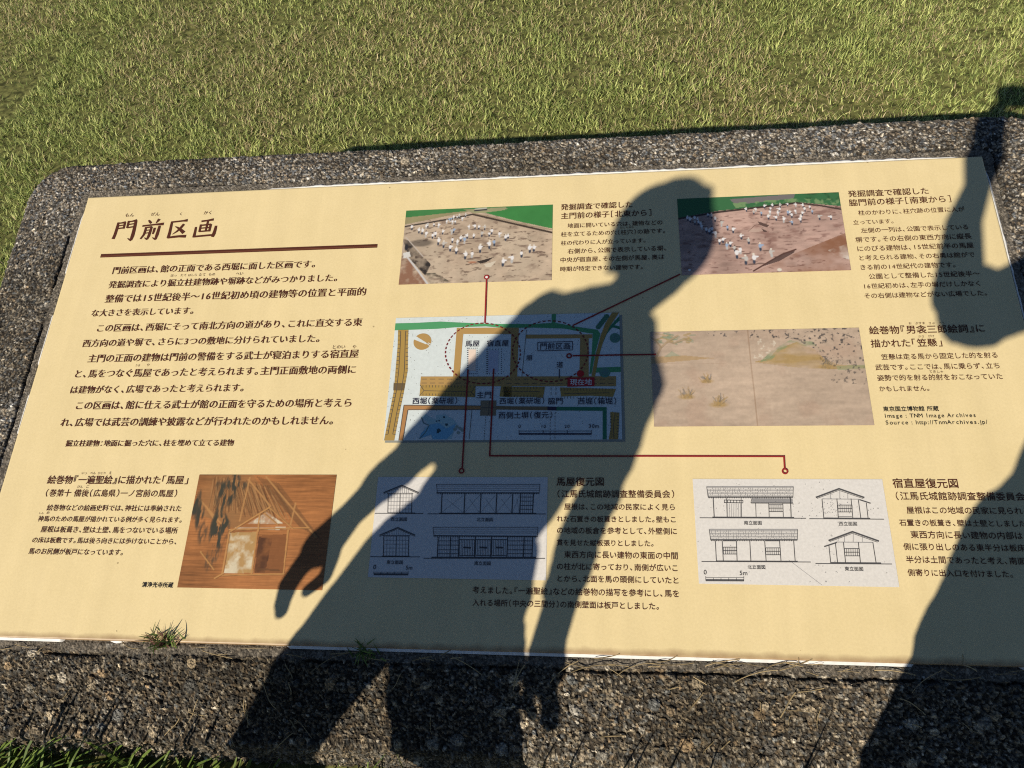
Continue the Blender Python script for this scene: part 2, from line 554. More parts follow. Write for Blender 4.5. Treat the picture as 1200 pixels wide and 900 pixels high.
# the panel itself
def panel_material():
    m = bpy.data.materials.new("cream_enamel")
    m.use_nodes = True
    nt = m.node_tree
    b = nt.nodes["Principled BSDF"]
    b.inputs["Roughness"].default_value = 0.42
    b.inputs["Specular IOR Level"].default_value = 0.35
    a = nt.nodes.new("ShaderNodeAttribute")
    a.attribute_name = "bpos"
    sep = nt.nodes.new("ShaderNodeSeparateXYZ")
    nt.links.new(a.outputs["Vector"], sep.inputs[0])
    # very slight mottling of the print
    n0 = nt.nodes.new("ShaderNodeTexNoise")
    n0.inputs["Scale"].default_value = 9
    n0.inputs["Detail"].default_value = 8
    n0.inputs["Roughness"].default_value = 0.75
    nt.links.new(a.outputs["Vector"], n0.inputs["Vector"])
    r0 = nt.nodes.new("ShaderNodeValToRGB")
    base = (0.635, 0.528, 0.297)
    r0.color_ramp.elements[0].position = 0.3
    r0.color_ramp.elements[0].color = (base[0] * .95, base[1] * .945, base[2] * .92, 1)
    r0.color_ramp.elements[1].position = 0.7
    r0.color_ramp.elements[1].color = (base[0] * 1.02, base[1] * 1.02, base[2] * 1.03, 1)
    nt.links.new(n0.outputs["Fac"], r0.inputs[0])
    gr = nt.nodes.new("ShaderNodeTexNoise")
    gr.inputs["Scale"].default_value = 260
    gr.inputs["Detail"].default_value = 4
    nt.links.new(a.outputs["Vector"], gr.inputs["Vector"])
    # thin run marks left by rain, straight down the slope
    mp = nt.nodes.new("ShaderNodeMapping")
    mp.inputs["Scale"].default_value = (26, 1.3, 1)
    nt.links.new(a.outputs["Vector"], mp.inputs["Vector"])
    rn = nt.nodes.new("ShaderNodeTexNoise")
    rn.inputs["Scale"].default_value = 1.0
    rn.inputs["Detail"].default_value = 7
    nt.links.new(mp.outputs[0], rn.inputs["Vector"])
    sm = nt.nodes.new("ShaderNodeMath")
    sm.operation = 'ADD'
    nt.links.new(gr.outputs["Fac"], sm.inputs[0])
    nt.links.new(rn.outputs["Fac"], sm.inputs[1])
    gm_ = nt.nodes.new("ShaderNodeMapRange")
    gm_.inputs[1].default_value = 0.7
    gm_.inputs[2].default_value = 1.3
    gm_.inputs[3].default_value = 0.94
    gm_.inputs[4].default_value = 1.05
    nt.links.new(sm.outputs[0], gm_.inputs[0])
    gv = nt.nodes.new("ShaderNodeVectorMath")
    gv.operation = 'SCALE'
    nt.links.new(r0.outputs[0], gv.inputs[0])
    nt.links.new(gm_.outputs[0], gv.inputs["Scale"])
    rr = nt.nodes.new("ShaderNodeMapRange")
    rr.inputs[3].default_value = 0.36
    rr.inputs[4].default_value = 0.52
    nt.links.new(rn.outputs["Fac"], rr.inputs[0])
    nt.links.new(rr.outputs[0], b.inputs["Roughness"])
    # dirt specks
    vor = nt.nodes.new("ShaderNodeTexVoronoi")
    vor.inputs["Scale"].default_value = 42
    nt.links.new(a.outputs["Vector"], vor.inputs["Vector"])
    wnz = nt.nodes.new("ShaderNodeSeparateColor")
    nt.links.new(vor.outputs["Color"], wnz.inputs[0])
    rad = nt.nodes.new("ShaderNodeMath")
    rad.operation = 'MULTIPLY_ADD'
    rad.inputs[1].default_value = 0.9
    rad.inputs[2].default_value = -0.81
    nt.links.new(wnz.outputs[0], rad.inputs[0])
    spk = nt.nodes.new("ShaderNodeMath")
    spk.operation = 'LESS_THAN'
    nt.links.new(vor.outputs["Distance"], spk.inputs[0])
    nt.links.new(rad.outputs[0], spk.inputs[1])
    spf = nt.nodes.new("ShaderNodeMath")
    spf.operation = 'MULTIPLY'
    spf.inputs[1].default_value = 0.62
    nt.links.new(spk.outputs[0], spf.inputs[0])
    mx = nt.nodes.new("ShaderNodeMixRGB")
    mx.inputs[2].default_value = (0.17, 0.12, 0.06, 1)
    nt.links.new(spf.outputs[0], mx.inputs[0])
    nt.links.new(gv.outputs[0], mx.inputs[1])
    # grime settled along the lower edge
    n1 = nt.nodes.new("ShaderNodeTexNoise")
    n1.inputs["Scale"].default_value = 30
    n1.inputs["Detail"].default_value = 6
    nt.links.new(a.outputs["Vector"], n1.inputs["Vector"])
    ed = nt.nodes.new("ShaderNodeMath")
    ed.operation = 'MULTIPLY_ADD'
    ed.inputs[1].default_value = 0.013
    nt.links.new(n1.outputs["Fac"], ed.inputs[0])
    ed.inputs[2].default_value = 0.003
    sub = nt.nodes.new("ShaderNodeMath")
    sub.operation = 'SUBTRACT'
    nt.links.new(ed.outputs[0], sub.inputs[0])
    nt.links.new(sep.outputs[1], sub.inputs[1])
    mr = nt.nodes.new("ShaderNodeMapRange")
    mr.inputs[1].default_value = -0.002
    mr.inputs[2].default_value = 0.009
    mr.inputs[3].default_value = 0.0
    mr.inputs[4].default_value = 0.85
    nt.links.new(sub.outputs[0], mr.inputs[0])
    mx2 = nt.nodes.new("ShaderNodeMixRGB")
    mx2.inputs[2].default_value = (0.20, 0.115, 0.058, 1)
    nt.links.new(mr.outputs[0], mx2.inputs[0])
    nt.links.new(mx.outputs[0], mx2.inputs[1])
    nt.links.new(mx2.outputs[0], b.inputs["Base Color"])
    bp = nt.nodes.new("ShaderNodeBump")
    bp.inputs["Strength"].default_value = 0.06
    bp.inputs["Distance"].default_value = 0.001
    n2 = nt.nodes.new("ShaderNodeTexNoise")
    n2.inputs["Scale"].default_value = 160
    n2.inputs["Detail"].default_value = 4
    nt.links.new(a.outputs["Vector"], n2.inputs["Vector"])
    nt.links.new(n2.outputs["Fac"], bp.inputs["Height"])
    nt.links.new(bp.outputs[0], b.inputs["Normal"])
    return m

def panel_obj():
    bm = bmesh.new()
    bmesh.ops.create_cube(bm, size=1.0)
    T = 0.012
    for v in bm.verts:
        v.co = Vector(((v.co.x + .5) * PW, (v.co.y + .5) * PH, (v.co.z - .5) * T))
    top = [e for e in bm.edges if all(v.co.z > -1e-4 for v in e.verts)]
    bmesh.ops.bevel(bm, geom=top, offset=0.0045, segments=4, affect='EDGES', profile=0.6)
    me = bpy.data.meshes.new("panel")
    bm.to_mesh(me)
    bm.free()
    n = len(me.vertices)
    co = np.empty(n * 3, np.float32)
    me.vertices.foreach_get("co", co)
    at = me.attributes.new("bpos", 'FLOAT_VECTOR', 'POINT')
    at.data.foreach_set("vector", co)
    me.vertices.foreach_set("co", bw_np(co.reshape(-1, 3)).astype(np.float32).ravel())
    me.update()
    return link("panel", me, panel_material(), board)
panel = panel_obj()

# white sealant showing in ragged lengths round the panel
def bead(name, pts, w0, seed, thr, amp=1.0, mcol=(0.60, 0.60, 0.58, 1)):
    pts = np.array(pts, float)
    seglen = np.r_[0, np.cumsum(np.hypot(*(pts[1:] - pts[:-1]).T))]
    n = int(seglen[-1] / 0.0025)
    s = np.linspace(0, seglen[-1], n)
    cx = np.interp(s, seglen, pts[:, 0])
    cy = np.interp(s, seglen, pts[:, 1])
    tx = np.gradient(cx)
    ty = np.gradient(cy)
    L = np.hypot(tx, ty)
    nx_, ny_ = ty / L, -tx / L          # outward for a clockwise-from-lower-left walk
    cover = np.clip((fbm(s * 5, s * 0 + seed, seed, 4) - thr) * 9, 0, 1)
    cover = cover * np.clip(np.minimum(s, seglen[-1] - s) / 0.16, 0.02, 1)
    wd = w0 * cover * (0.75 + amp * 0.6 * (fbm(s * 90, s * 0 + 1, seed + 5, 3) - 0.5))
    prof = [(-0.004, -0.004, 0), (0.0, -0.0022, 0), (0.5, -0.0017, 1), (0.9, -0.0030, 1), (1.05, -0.0075, 1)]
    V = []
    for a, w_, f in prof:
        off = (a * wd if f else np.full(n, a))
        V.append(np.c_[cx + nx_ * off, cy + ny_ * off, np.full(n, w_) - (1 - np.clip(cover * 3, 0, 1)) * 0.008 + 0.0006 * (fbm(s * 60, s * 0 + w_ * 900, seed, 2) - .5)])
    V = np.stack(V)
    k = len(prof)
    ii = np.arange(k * n).reshape(k, n)
    q = np.stack([ii[:-1, :-1], ii[:-1, 1:], ii[1:, 1:], ii[1:, :-1]], -1).reshape(-1, 4)
    o = link(name, np_mesh(name, bw_np(V).reshape(-1, 3), q, 4, smooth=True), mat("white_sealant", mcol, 0.6, 0.4, 0.12, 90), board)
    return o
bead("sealant_bead", [(PW, 0.0), (0.0, 0.0)], 0.0095, 4, 0.42)
bead("sealant_bead", [(0.36, PH), (PW, PH)], -0.0085, 9, 0.02, 1.2)
bead("sealant_bead", [(PW, PH), (PW, 0.0)][::1], -0.0055, 13, 0.02)
bead("sealant_bead", [(0.0, 0.0), (0.0, PH)][::1], -0.0035, 17, 0.44)

# ------------------------------------------------------------------ printing on the panel
def layer(k):
    return 0.00035 + 0.00022 * k

_inks = {}
def ink(key, col, rough=0.5):
    if key not in _inks:
        _inks[key] = mat("ink_" + key, tuple(c * 0.77 for c in col[:3]) + (1,), rough, 0.3)
    return _inks[key]

class Print:
    """flat printed shapes collected into one mesh"""
    def __init__(self):
        self.v, self.f, self.mi, self.mats = [], [], [], []
    def m(self, mm):
        if mm not in self.mats:
            self.mats.append(mm)
        return self.mats.index(mm)
    def poly(self, pts, mm, k=1):
        a = sum(p[0] * q[1] - q[0] * p[1] for p, q in zip(pts, list(pts[1:]) + [pts[0]]))
        if a < 0:
            pts = list(pts)[::-1]
        b0 = len(self.v)
        for p in pts:
            self.v.append(tuple(bw(p[0], p[1], layer(k))))
        self.f.append(tuple(range(b0, b0 + len(pts))))
        self.mi.append(self.m(mm))
    def stroke(self, pts, w, mm, k=2):
        """polyline; w is one width or a width per point"""
        if not hasattr(w, '__len__'):
            w = [w] * len(pts)
        P = [Vector(p) for p in pts]
        L, R = [], []
        for i, p in enumerate(P):
            if i == 0:
                t = (P[1] - P[0])
            elif i == len(P) - 1:
                t = (P[-1] - P[-2])
            else:
                t = (P[i + 1] - p).normalized() + (p - P[i - 1]).normalized()
            t.normalize()
            nv = Vector((-t.y, t.x))
            if 0 < i < len(P) - 1:
                cs = max(0.4, nv.dot(Vector((-(P[i + 1] - p).normalized().y, (P[i + 1] - p).normalized().x))))
                h = w[i] / 2 / cs
            else:
                h = w[i] / 2
            L.append(p + nv * h)
            R.append(p - nv * h)
        b0 = len(self.v)
        for a, b_ in zip(L, R):
            self.v.append(tuple(bw(b_.x, b_.y, layer(k))))
            self.v.append(tuple(bw(a.x, a.y, layer(k))))
        for i in range(len(P) - 1):
            self.f.append((b0 + 2 * i, b0 + 2 * i + 2, b0 + 2 * i + 3, b0 + 2 * i + 1))
            self.mi.append(self.m(mm))
    def ring(self, c, r0, r1, mm, k=3, n=20, a0=0.0, a1=2 * math.pi, ry=None, filled=False):
        e = 1.0 if ry is None else ry
        if filled:
            self.poly([(c[0] + r1 * math.cos(2 * math.pi * i / n), c[1] + r1 * e * math.sin(2 * math.pi * i / n)) for i in range(n)], mm, k)
            return
        pts = [(c[0] + (r0 + r1) / 2 * math.cos(a0 + (a1 - a0) * i / n), c[1] + (r0 + r1) / 2 * e * math.sin(a0 + (a1 - a0) * i / n)) for i in range(n + 1)]
        self.stroke(pts, abs(r1 - r0), mm, k)
    def add_glyphs(self, V, F, mm, k):
        b0 = len(self.v)
        self.v.extend(map(tuple, bw_np(np.c_[V, np.full(len(V), layer(k)) if np.isscalar(k) else k])))
        mi = self.m(mm)
        for f in F:
            self.f.append(tuple(b0 + i for i in f))
            self.mi.append(mi)
    def build(self, name, label=None, parent=None):
        me = bpy.data.meshes.new(name)
        me.from_pydata(self.v, [], self.f)
        me.update()
        o = link(name, me, self.mats, parent or panel)
        me.polygons.foreach_set("material_index", self.mi)
        if label:
            o["label"] = label
        return o

# glyph outlines come from Blender's own built-in font
_gl = {}
def glyph(ch, off):
    key = (ch, off)
    if key not in _gl:
        cu = bpy.data.curves.new("glyph", 'FONT')
        cu.body = ch
        cu.size = 1.0
        cu.offset = off
        cu.resolution_u = 3
        cu.fill_mode = 'FRONT'
        ob = bpy.data.objects.new("glyph", cu)
        COL.objects.link(ob)
        dg = bpy.context.evaluated_depsgraph_get()
        ev = ob.evaluated_get(dg)
        me = ev.to_mesh()
        n = len(me.vertices)
        co = np.zeros(n * 3, np.float32)
        me.vertices.foreach_get("co", co)
        co = co.reshape(-1, 3)[:, :2].astype(float)
        F = [tuple(p.vertices) for p in me.polygons]
        ev.to_mesh_clear()
        COL.objects.unlink(ob)
        bpy.data.objects.remove(ob)
        bpy.data.curves.remove(cu)
        # make faces look up
        G = []
        for f in F:
            a = sum(co[f[i]][0] * co[f[(i + 1) % len(f)]][1] - co[f[(i + 1) % len(f)]][0] * co[f[i]][1] for i in range(len(f)))
            G.append(f if a > 0 else f[::-1])
        _gl[key] = (co, G)
    return _gl[key]

def advance(ch):
    if ch in "、。":
        return 0.62
    if ch in "「」『』（）［］：":
        return 0.60
    if ch == " ":
        return 0.35
    if ord(ch) < 128:
        if ch in "ijltf.:/":
            return 0.33
        if ch in "mMTNSA":
            return 0.72
        return 0.60
    return 1.0

CELL = {}                                     # where the ink of a glyph begins, so that narrow marks close up
def put_line(pr, text, p0, p1, mm, k=2, off=0.0, mincho=False, hscale=1.0, flat=True):
    """set a line of type from p0 (foot of its first letter) to p1 (foot of its last), photo pixels"""
    a = uv(*p0)
    b_ = uv(*p1)
    if flat:
        v = (a[1] + b_[1]) / 2
        a, b_ = (a[0], v), (b_[0], v)
    tot = sum(advance(c) for c in text)
    em = (b_[0] - a[0]) / tot
    x = 0.0
    slope = (b_[1] - a[1]) / (b_[0] - a[0])
    for ch in text:
        ad = advance(ch)
        if ch not in " 　":
            V, F = glyph(ch, 0.0)
            if len(V):
                x0, x1 = V[:, 0].min(), V[:, 0].max()
                if ch in "、。":
                    dx = x + 0.08 - x0
                elif ad < 1.0 or ord(ch) < 128:
                    dx = x + ad / 2 - (x0 + x1) / 2
                elif ch in "一〜ー":
                    dx = x + 0.5 - (x0 + x1) / 2
                else:
                    dx = x + 0.5 - 0.5 * GADV
                G = np.c_[(V[:, 0] + dx) * em, (V[:, 1] + 0.075) * em * hscale]
                k0 = float(np.max(k))
                if mincho:
                    sh_ = [(-0.024, 0), (-0.006, 0), (0.010, 0), (0.026, 0)]
                elif off > 0.003:
                    sh_ = [(-off, -off * .7), (off, -off * .7), (-off, off * .7), (off, off * .7)]
                else:
                    sh_ = [(0, 0)]
                for q, (sx, sy) in enumerate(sh_):
                    pr.add_glyphs(np.c_[a[0] + G[:, 0] + sx * em, a[1] + G[:, 1] + sy * em + slope * G[:, 0]], F, mm, np.full(len(V), layer(k0) + 0.00004 * q))
        x += ad

# width of the em square as Blender sets it (measured from a full-width character)
_v, _ = glyph("画", 0.0)
GADV = float(_v[:, 0].min() + _v[:, 0].max())

BROWN = ink("brown", (0.090, 0.026, 0.013, 1))
BLACK = ink("black", (0.018, 0.016, 0.016, 1))
RED = ink("red", (0.30, 0.022, 0.022, 1))

# title, brushed stroke by stroke
def title():
    pr = Print()
    z = lambda x, y: uv(110 + x / 6.667, 235 + y / 6.667)
    S = [
        ([(192, 172), (186, 200), (177, 232), (165, 268), (150, 302)], [9, 13, 14, 14, 15]),
        ([(190, 180), (215, 177), (247, 171)], [8, 8, 12]), ([(244, 170), (239, 195), (232, 222)], [11, 10, 9]),
        ([(188, 200), (235, 193)], [7, 7]), ([(180, 222), (230, 215)], [8, 8]),
        ([(274, 160), (267, 188), (259, 216)], [10, 10, 9]), ([(272, 168), (300, 164), (335, 156)], [8, 8, 13]),
        ([(268, 190), (312, 183)], [7, 7]), ([(262, 214), (306, 207)], [8, 8]),
        ([(330, 157), (322, 195), (312, 240), (301, 280), (288, 313)], [13, 15, 16, 17, 12]), ([(292, 312), (278, 306), (262, 296)], [12, 8, 2]),
        ([(428, 155), (438, 166), (448, 180)], [5, 11, 9]), ([(512, 146), (500, 162), (486, 178)], [14, 11, 4]),
        ([(380, 201), (420, 196), (480, 189), (546, 184)], [10, 9, 9, 15]),
        ([(408, 208), (402, 235), (391, 268), (364, 302)], [9, 11, 11, 8]), ([(406, 214), (452, 207)], [8, 9]),
        ([(452, 206), (440, 245), (428, 280), (414, 306)], [10, 12, 13, 9]), ([(417, 305), (405, 300), (394, 291)], [9, 6, 2]),
        ([(400, 236), (442, 230)], [6, 6]), ([(394, 258), (434, 252)], [6, 6]),
        ([(476, 214), (469, 240), (460, 264)], [11, 11, 8]),
        ([(515, 198), (504, 235), (493, 270), (480, 306)], [11, 14, 15, 10]), ([(484, 305), (470, 299), (456, 290)], [10, 7, 2]),
        ([(604, 171), (650, 166), (700, 160), (732, 156)], [9, 9, 9, 15]), ([(611, 168), (603, 205), (593, 250), (580, 294)], [10, 12, 13, 14]),
        ([(576, 293), (620, 286), (670, 281), (719, 281)], [9, 12, 12, 15]),
        ([(704, 186), (680, 214), (650, 242), (614, 266)], [12, 12, 9, 3]), ([(636, 204), (655, 213), (680, 232), (703, 254)], [3, 8, 14, 17]),
        ([(841, 164), (885, 158), (936, 149)], [10, 9, 13]), ([(893, 158), (884, 195), (873, 240)], [10, 10, 9]),
        ([(837, 188), (831, 215), (824, 246)], [10, 10, 10]), ([(836, 196), (914, 187)], [8, 9]), ([(914, 186), (908, 212), (900, 244)], [11, 11, 11]),
        ([(831, 219), (906, 211)], [7, 7]), ([(825, 244), (904, 237)], [8, 8]),
        ([(798, 208), (791, 245), (780, 290)], [9, 11, 13]), ([(778, 284), (860, 276), (938, 269)], [10, 10, 10]),
        ([(955, 198), (947, 232), (937, 262), (926, 286)], [11, 14, 16, 13]),
    ]
    for i, (pts, w) in enumerate(S):
        q = [z(*p) for p in pts]
        pr.stroke(q, [x * 1.85 / 6.667 * 0.00168 for x in w], BROWN, 1 + 0.12 * (i % 9))
    for t, x0, x1, y in (("もん", 146, 156.8, 254.6), ("ぜん", 176, 186.8, 253.5), ("く", 209.5, 214, 252.8), ("かく", 238, 249, 251.8)):
        put_line(pr, t, (x0, y), (x1, y - 0.4), BROWN, 1, 0.0)
    pr.build("title_lettering")
    r = Print()
    a, b_ = uv(118.4, 298.7), uv(442, 289.6)
    v = (a[1] + b_[1]) / 2
    h = 0.0042
    r.poly([(a[0], v - h), (b_[0], v - h), (b_[0], v + h), (a[0], v + h)], BROWN, 1)
    r.poly([(a[0], v - h * .55), (b_[0], v - h * .55), (b_[0], v - h * .05), (a[0], v - h * .05)], ink("brown_light", (0.16, 0.055, 0.028, 1)), 2)
    r.build("title_rule")
title()

def text_block(name, lines, ruby=(), mincho=False, label=None, ncol=BROWN):
    pr = Print()
    for t in lines:
        txt, x0, y0, x1, y1 = t[:5]
        o = t[5] if len(t) > 5 else 0.007
        mm = t[6] if len(t) > 6 else ncol
        put_line(pr, txt, (x0, y0), (x1, y1), mm, 1, o, mincho)
    for txt, x0, x1, y in ruby:
        put_line(pr, txt, (x0, y), (x1, y - 0.1), ncol, 1, 0.0)
    return pr.build(name, label)

H = 0.013       # heavier headings
text_block("body_lettering", [
    ("門前区画は、館の正面である西堀に面した区画です。", 130.9, 320.2, 370.8, 315),
    ("発掘調査により掘立柱建物跡や塀跡などがみつかりました。", 126.5, 337, 396.7, 331),
    ("整備では15世紀後半〜16世紀初め頃の建物等の位置と平面的", 122.6, 353.6, 428.9, 348),
    ("な大きさを表示しています。", 105.9, 371, 228, 368.6),
    ("この区画は、西堀にそって南北方向の道があり、これに直交する東", 112, 387.8, 424, 383.8),
    ("西方向の道や塀で、さらに3つの敷地に分けられていました。", 95.9, 406, 376, 402.3),
    ("主門の正面の建物は門前の警備をする武士が寝泊まりする宿直屋", 102, 424, 420, 420.5),
    ("と、馬をつなぐ馬屋であったと考えられます。主門正面敷地の両側に", 85.7, 442, 417.3, 439),
    ("は建物がなく、広場であったと考えられます。", 81, 461, 287, 459.6),
    ("この区画は、館に仕える武士が館の正面を守るための場所と考えら", 87, 479.4, 412.7, 478),
    ("れ、広場では武芸の訓練や披露などが行われたのかもしれません。", 70, 499.5, 392, 498.4),
    ("掘立柱建物：地面に掘った穴に、柱を埋めて立てる建物", 76, 523.4, 273.6, 522.8)],
    [("ほっ", 199.5, 207, 324.6), ("たて", 211, 218.5, 324.2), ("ばしら", 220, 230.7, 324.0), ("たて", 232.5, 241, 323.8), ("もの", 244, 252, 323.4),
     ("へい", 276, 285, 322.6), ("とのい", 388.7, 404.6, 409), ("や", 412.5, 417.5, 408.8), ("うま", 158, 164.2, 429.8), ("や", 171.4, 175.2, 429.6)], mincho=True)

text_block("caption_lettering", [
    ("絵巻物『一遍聖絵』に描かれた「馬屋」", 54.6, 567, 221, 567.6, H),
    ("（巻第十 備後（広島県）一ノ宮前の馬屋）", 51.5, 582, 208, 582.6, 0.008),
    ("絵巻物などの絵画史料では、神社には奉納された", 54, 598.8, 212.5, 599.2),
    ("神馬のための馬屋が描かれている例が多く見られます。", 43.6, 611.6, 214, 612.4),
    ("屋根は板葺き、壁は土壁、馬をつないでいる場所", 47, 624.3, 207.8, 625.3),
    ("の床は板敷です。馬は後ろ向きには歩けないことから、", 36.6, 636.8, 208, 637.8),
    ("馬のお尻側が板戸になっています。", 32.8, 649.6, 145, 651),
    ("清浄光寺所蔵", 165.8, 688.3, 202.5, 688.7, 0.014, BLACK)],
    [("いっ", 95, 102, 556.2), ("ぺん", 105, 112, 556.2), ("ひじり", 114.3, 123.8, 556.2), ("え", 127, 130.8, 556.2), ("びん", 90, 96.8, 572.2), ("ご", 100.3, 104.6, 572.2), ("しん", 45.2, 51, 602.8), ("め", 54, 57.8, 602.8)], label="brown caption lettering left of the hut painting")

text_block("caption_lettering", [
    ("発掘調査で確認した", 656.9, 246.4, 741.9, 243.4, H),
    ("主門前の様子［北東から］", 656.9, 257, 765, 252.8, H),
    ("地面に開いている穴は、建物などの", 664.8, 267.6, 777, 263.4),
    ("柱を立てるための穴（柱穴）の跡です。", 657, 277.8, 781, 273.2),
    ("柱の代わりに人が立っています。", 657, 287.9, 758, 284.3),
    ("右側から、公園で表示している塀、", 664.8, 297.8, 782.5, 293.6),
    ("中央が宿直屋、その左側が馬屋、奥は", 656, 308.1, 778.8, 303.8),
    ("時期が特定できない建物です。", 656, 318.6, 755, 315.4)],
    [("はしらあな", 726.5, 743, 267.9)], label="caption lettering half in the head shadow")

text_block("caption_lettering", [
    ("発掘調査で確認した", 994, 231.5, 1089.5, 227.4, H),
    ("脇門前の様子［南東から］", 995, 241.8, 1116.7, 236.9, H),
    ("柱のかわりに、柱穴跡の位置に人が", 1005.8, 252.9, 1131, 247.7),
    ("立っています。", 999.7, 263.8, 1048.7, 261.8),
    ("左側の一列は、公園で表示している", 1009, 273.8, 1136, 268.5),
    ("塀です。その右側の東西方向に縦長", 1002.5, 284.7, 1139, 279.6),
    ("にのびる建物は、15世紀前半の馬屋", 1004, 295.3, 1141.7, 290.4),
    ("と考えられる建物、その右奥は館がで", 1005.8, 305.8, 1143, 301.3),
    ("きる前の14世紀代の建物です。", 1007.5, 316.8, 1121.7, 313.2),
    ("公園として整備した15世紀後半〜", 1018, 327.7, 1149, 323.5),
    ("16世紀初めは、左手の塀だけしかなく", 1011, 339, 1151, 335),
    ("その右側は建物などがない広場でした。", 1012.5, 350.3, 1158.7, 346.3)], label="caption lettering at the panel's upper right")

text_block("caption_lettering", [
    ("絵巻物『男衾三郎絵詞』に", 1018.7, 392.2, 1155.5, 389.2, H),
    ("描かれた「笠懸」", 1020.8, 407.6, 1106, 405.9, H),
    ("笠懸は走る馬から固定した的を射る", 1032.8, 421.9, 1170.5, 419.5),
    ("武芸です。ここでは、馬に乗らず、立ち", 1025.8, 434.2, 1173, 432),
    ("姿勢で的を射る的射をおこなっていた", 1028, 446.4, 1176, 444.8),
    ("かもしれません。", 1030, 459.1, 1091, 458.3),
    ("東京国立博物館 所蔵", 1034.8, 482, 1100.5, 482, 0.014, BLACK),
    ("Image : TNM Image Archives", 1035.5, 490.2, 1144.5, 489.4, 0.008, BLACK),
    ("Source : http://TnmArchives.jp/", 1037, 498.2, 1157.8, 497.4, 0.008, BLACK)],
    [("お", 1064.6, 1068.4, 380.6), ("ぶすま", 1072.2, 1084.4, 380.5), ("さぶ", 1088, 1095.6, 380.4), ("ろう", 1100, 1107.4, 380.3), ("かさ", 1076, 1083.4, 395.9), ("がけ", 1087.4, 1095.2, 395.7), ("てきしゃ", 1088.7, 1106, 437.4)], label="caption lettering beside the beige scroll print")

text_block("caption_lettering", [
    ("馬屋復元図", 651.7, 569.4, 708.4, 569.4, H),
    ("（江馬氏城館跡調査整備委員会）", 651.7, 583, 791.7, 583.7, 0.008),
    ("屋根は、この地域の民家によく見ら", 660.8, 597.3, 792, 598.5),
    ("れた石置きの板葺きとしました。壁もこ", 652, 611.4, 793, 612.8),
    ("の地域の板倉を参考として、外壁側に", 652, 625.1, 794, 626.9),
    ("貫を見せた縦板張りとしました。", 652, 639.2, 767.5, 640.9),
    ("東西方向に長い建物の東面の中間", 660.8, 653.8, 795, 655.6),
    ("の柱が北に寄っており、南側が広いこ", 652, 667.7, 795.3, 669.8),
    ("とから、北面を馬の頭側にしていたと", 651.7, 681.9, 796.4, 684.3),
    ("考えました。『一遍聖絵』などの絵巻物の描写を参考にし、馬を", 553.3, 696, 796.7, 699.4),
    ("入れる場所（中央の三間分）の南側壁面は板戸としました。", 553.3, 710.4, 774, 714.4)], label="caption lettering crossed by the arm shadow")

text_block("caption_lettering", [
    ("宿直屋復元図", 1046.3, 571.8, 1124.4, 572.2, H),
    ("（江馬氏城館跡調査整備委員会）", 1048.4, 585.8, 1209, 587.1, 0.008),
    ("屋根はこの地域の民家に見られる", 1062.4, 602, 1209, 603),
    ("石置きの板葺き、壁は土壁としました。", 1054, 616.5, 1209, 617.6),
    ("東西方向に長い建物の内部は", 1067.3, 631, 1199.5, 632.2),
    ("側に張り出しのある東半分は板床", 1059, 645, 1202.5, 646.3),
    ("半分は土間であったと考え、南面", 1061.9, 660, 1202.6, 661.7),
    ("側寄りに出入口を付けました。", 1063.9, 675.2, 1189.4, 676.9)], label="caption lettering at the lower right edge")

# red leader lines
def leaders():
    pr = Print()
    W_ = 0.0028
    ln = lambda pts: pr.stroke([uv(*p) for p in pts], W_, RED, 6)
    ln([(570.2, 327.5), (568.3, 379)])
    ln([(797, 321.8), (671, 382)])
    ln([(671, 417.3), (768.5, 415.7)])
    ln([(548.6, 433.8), (541.8, 549)])
    ln([(578.7, 432.5), (574, 534.4), (918.4, 535.2), (919.3, 550)])
    for p, c in (((570.3, 325.3), None), ((667, 417.4), None), ((541, 552), None), ((919.6, 552.6), None)):
        pr.ring(uv(*p), 0.0026, 0.0052, RED, 6.5, 18)
    pr.ring(uv(570.3, 325.3), 0, 0.0028, ink("white", (0.82, 0.82, 0.80, 1)), 6.2, 14, filled=True)
    pr.ring(uv(808, 317), 0, 0.0025, ink("white", (0.82, 0.82, 0.80, 1)), 6.2, 14, filled=True)
    pr.build("leader_lines")
leaders()

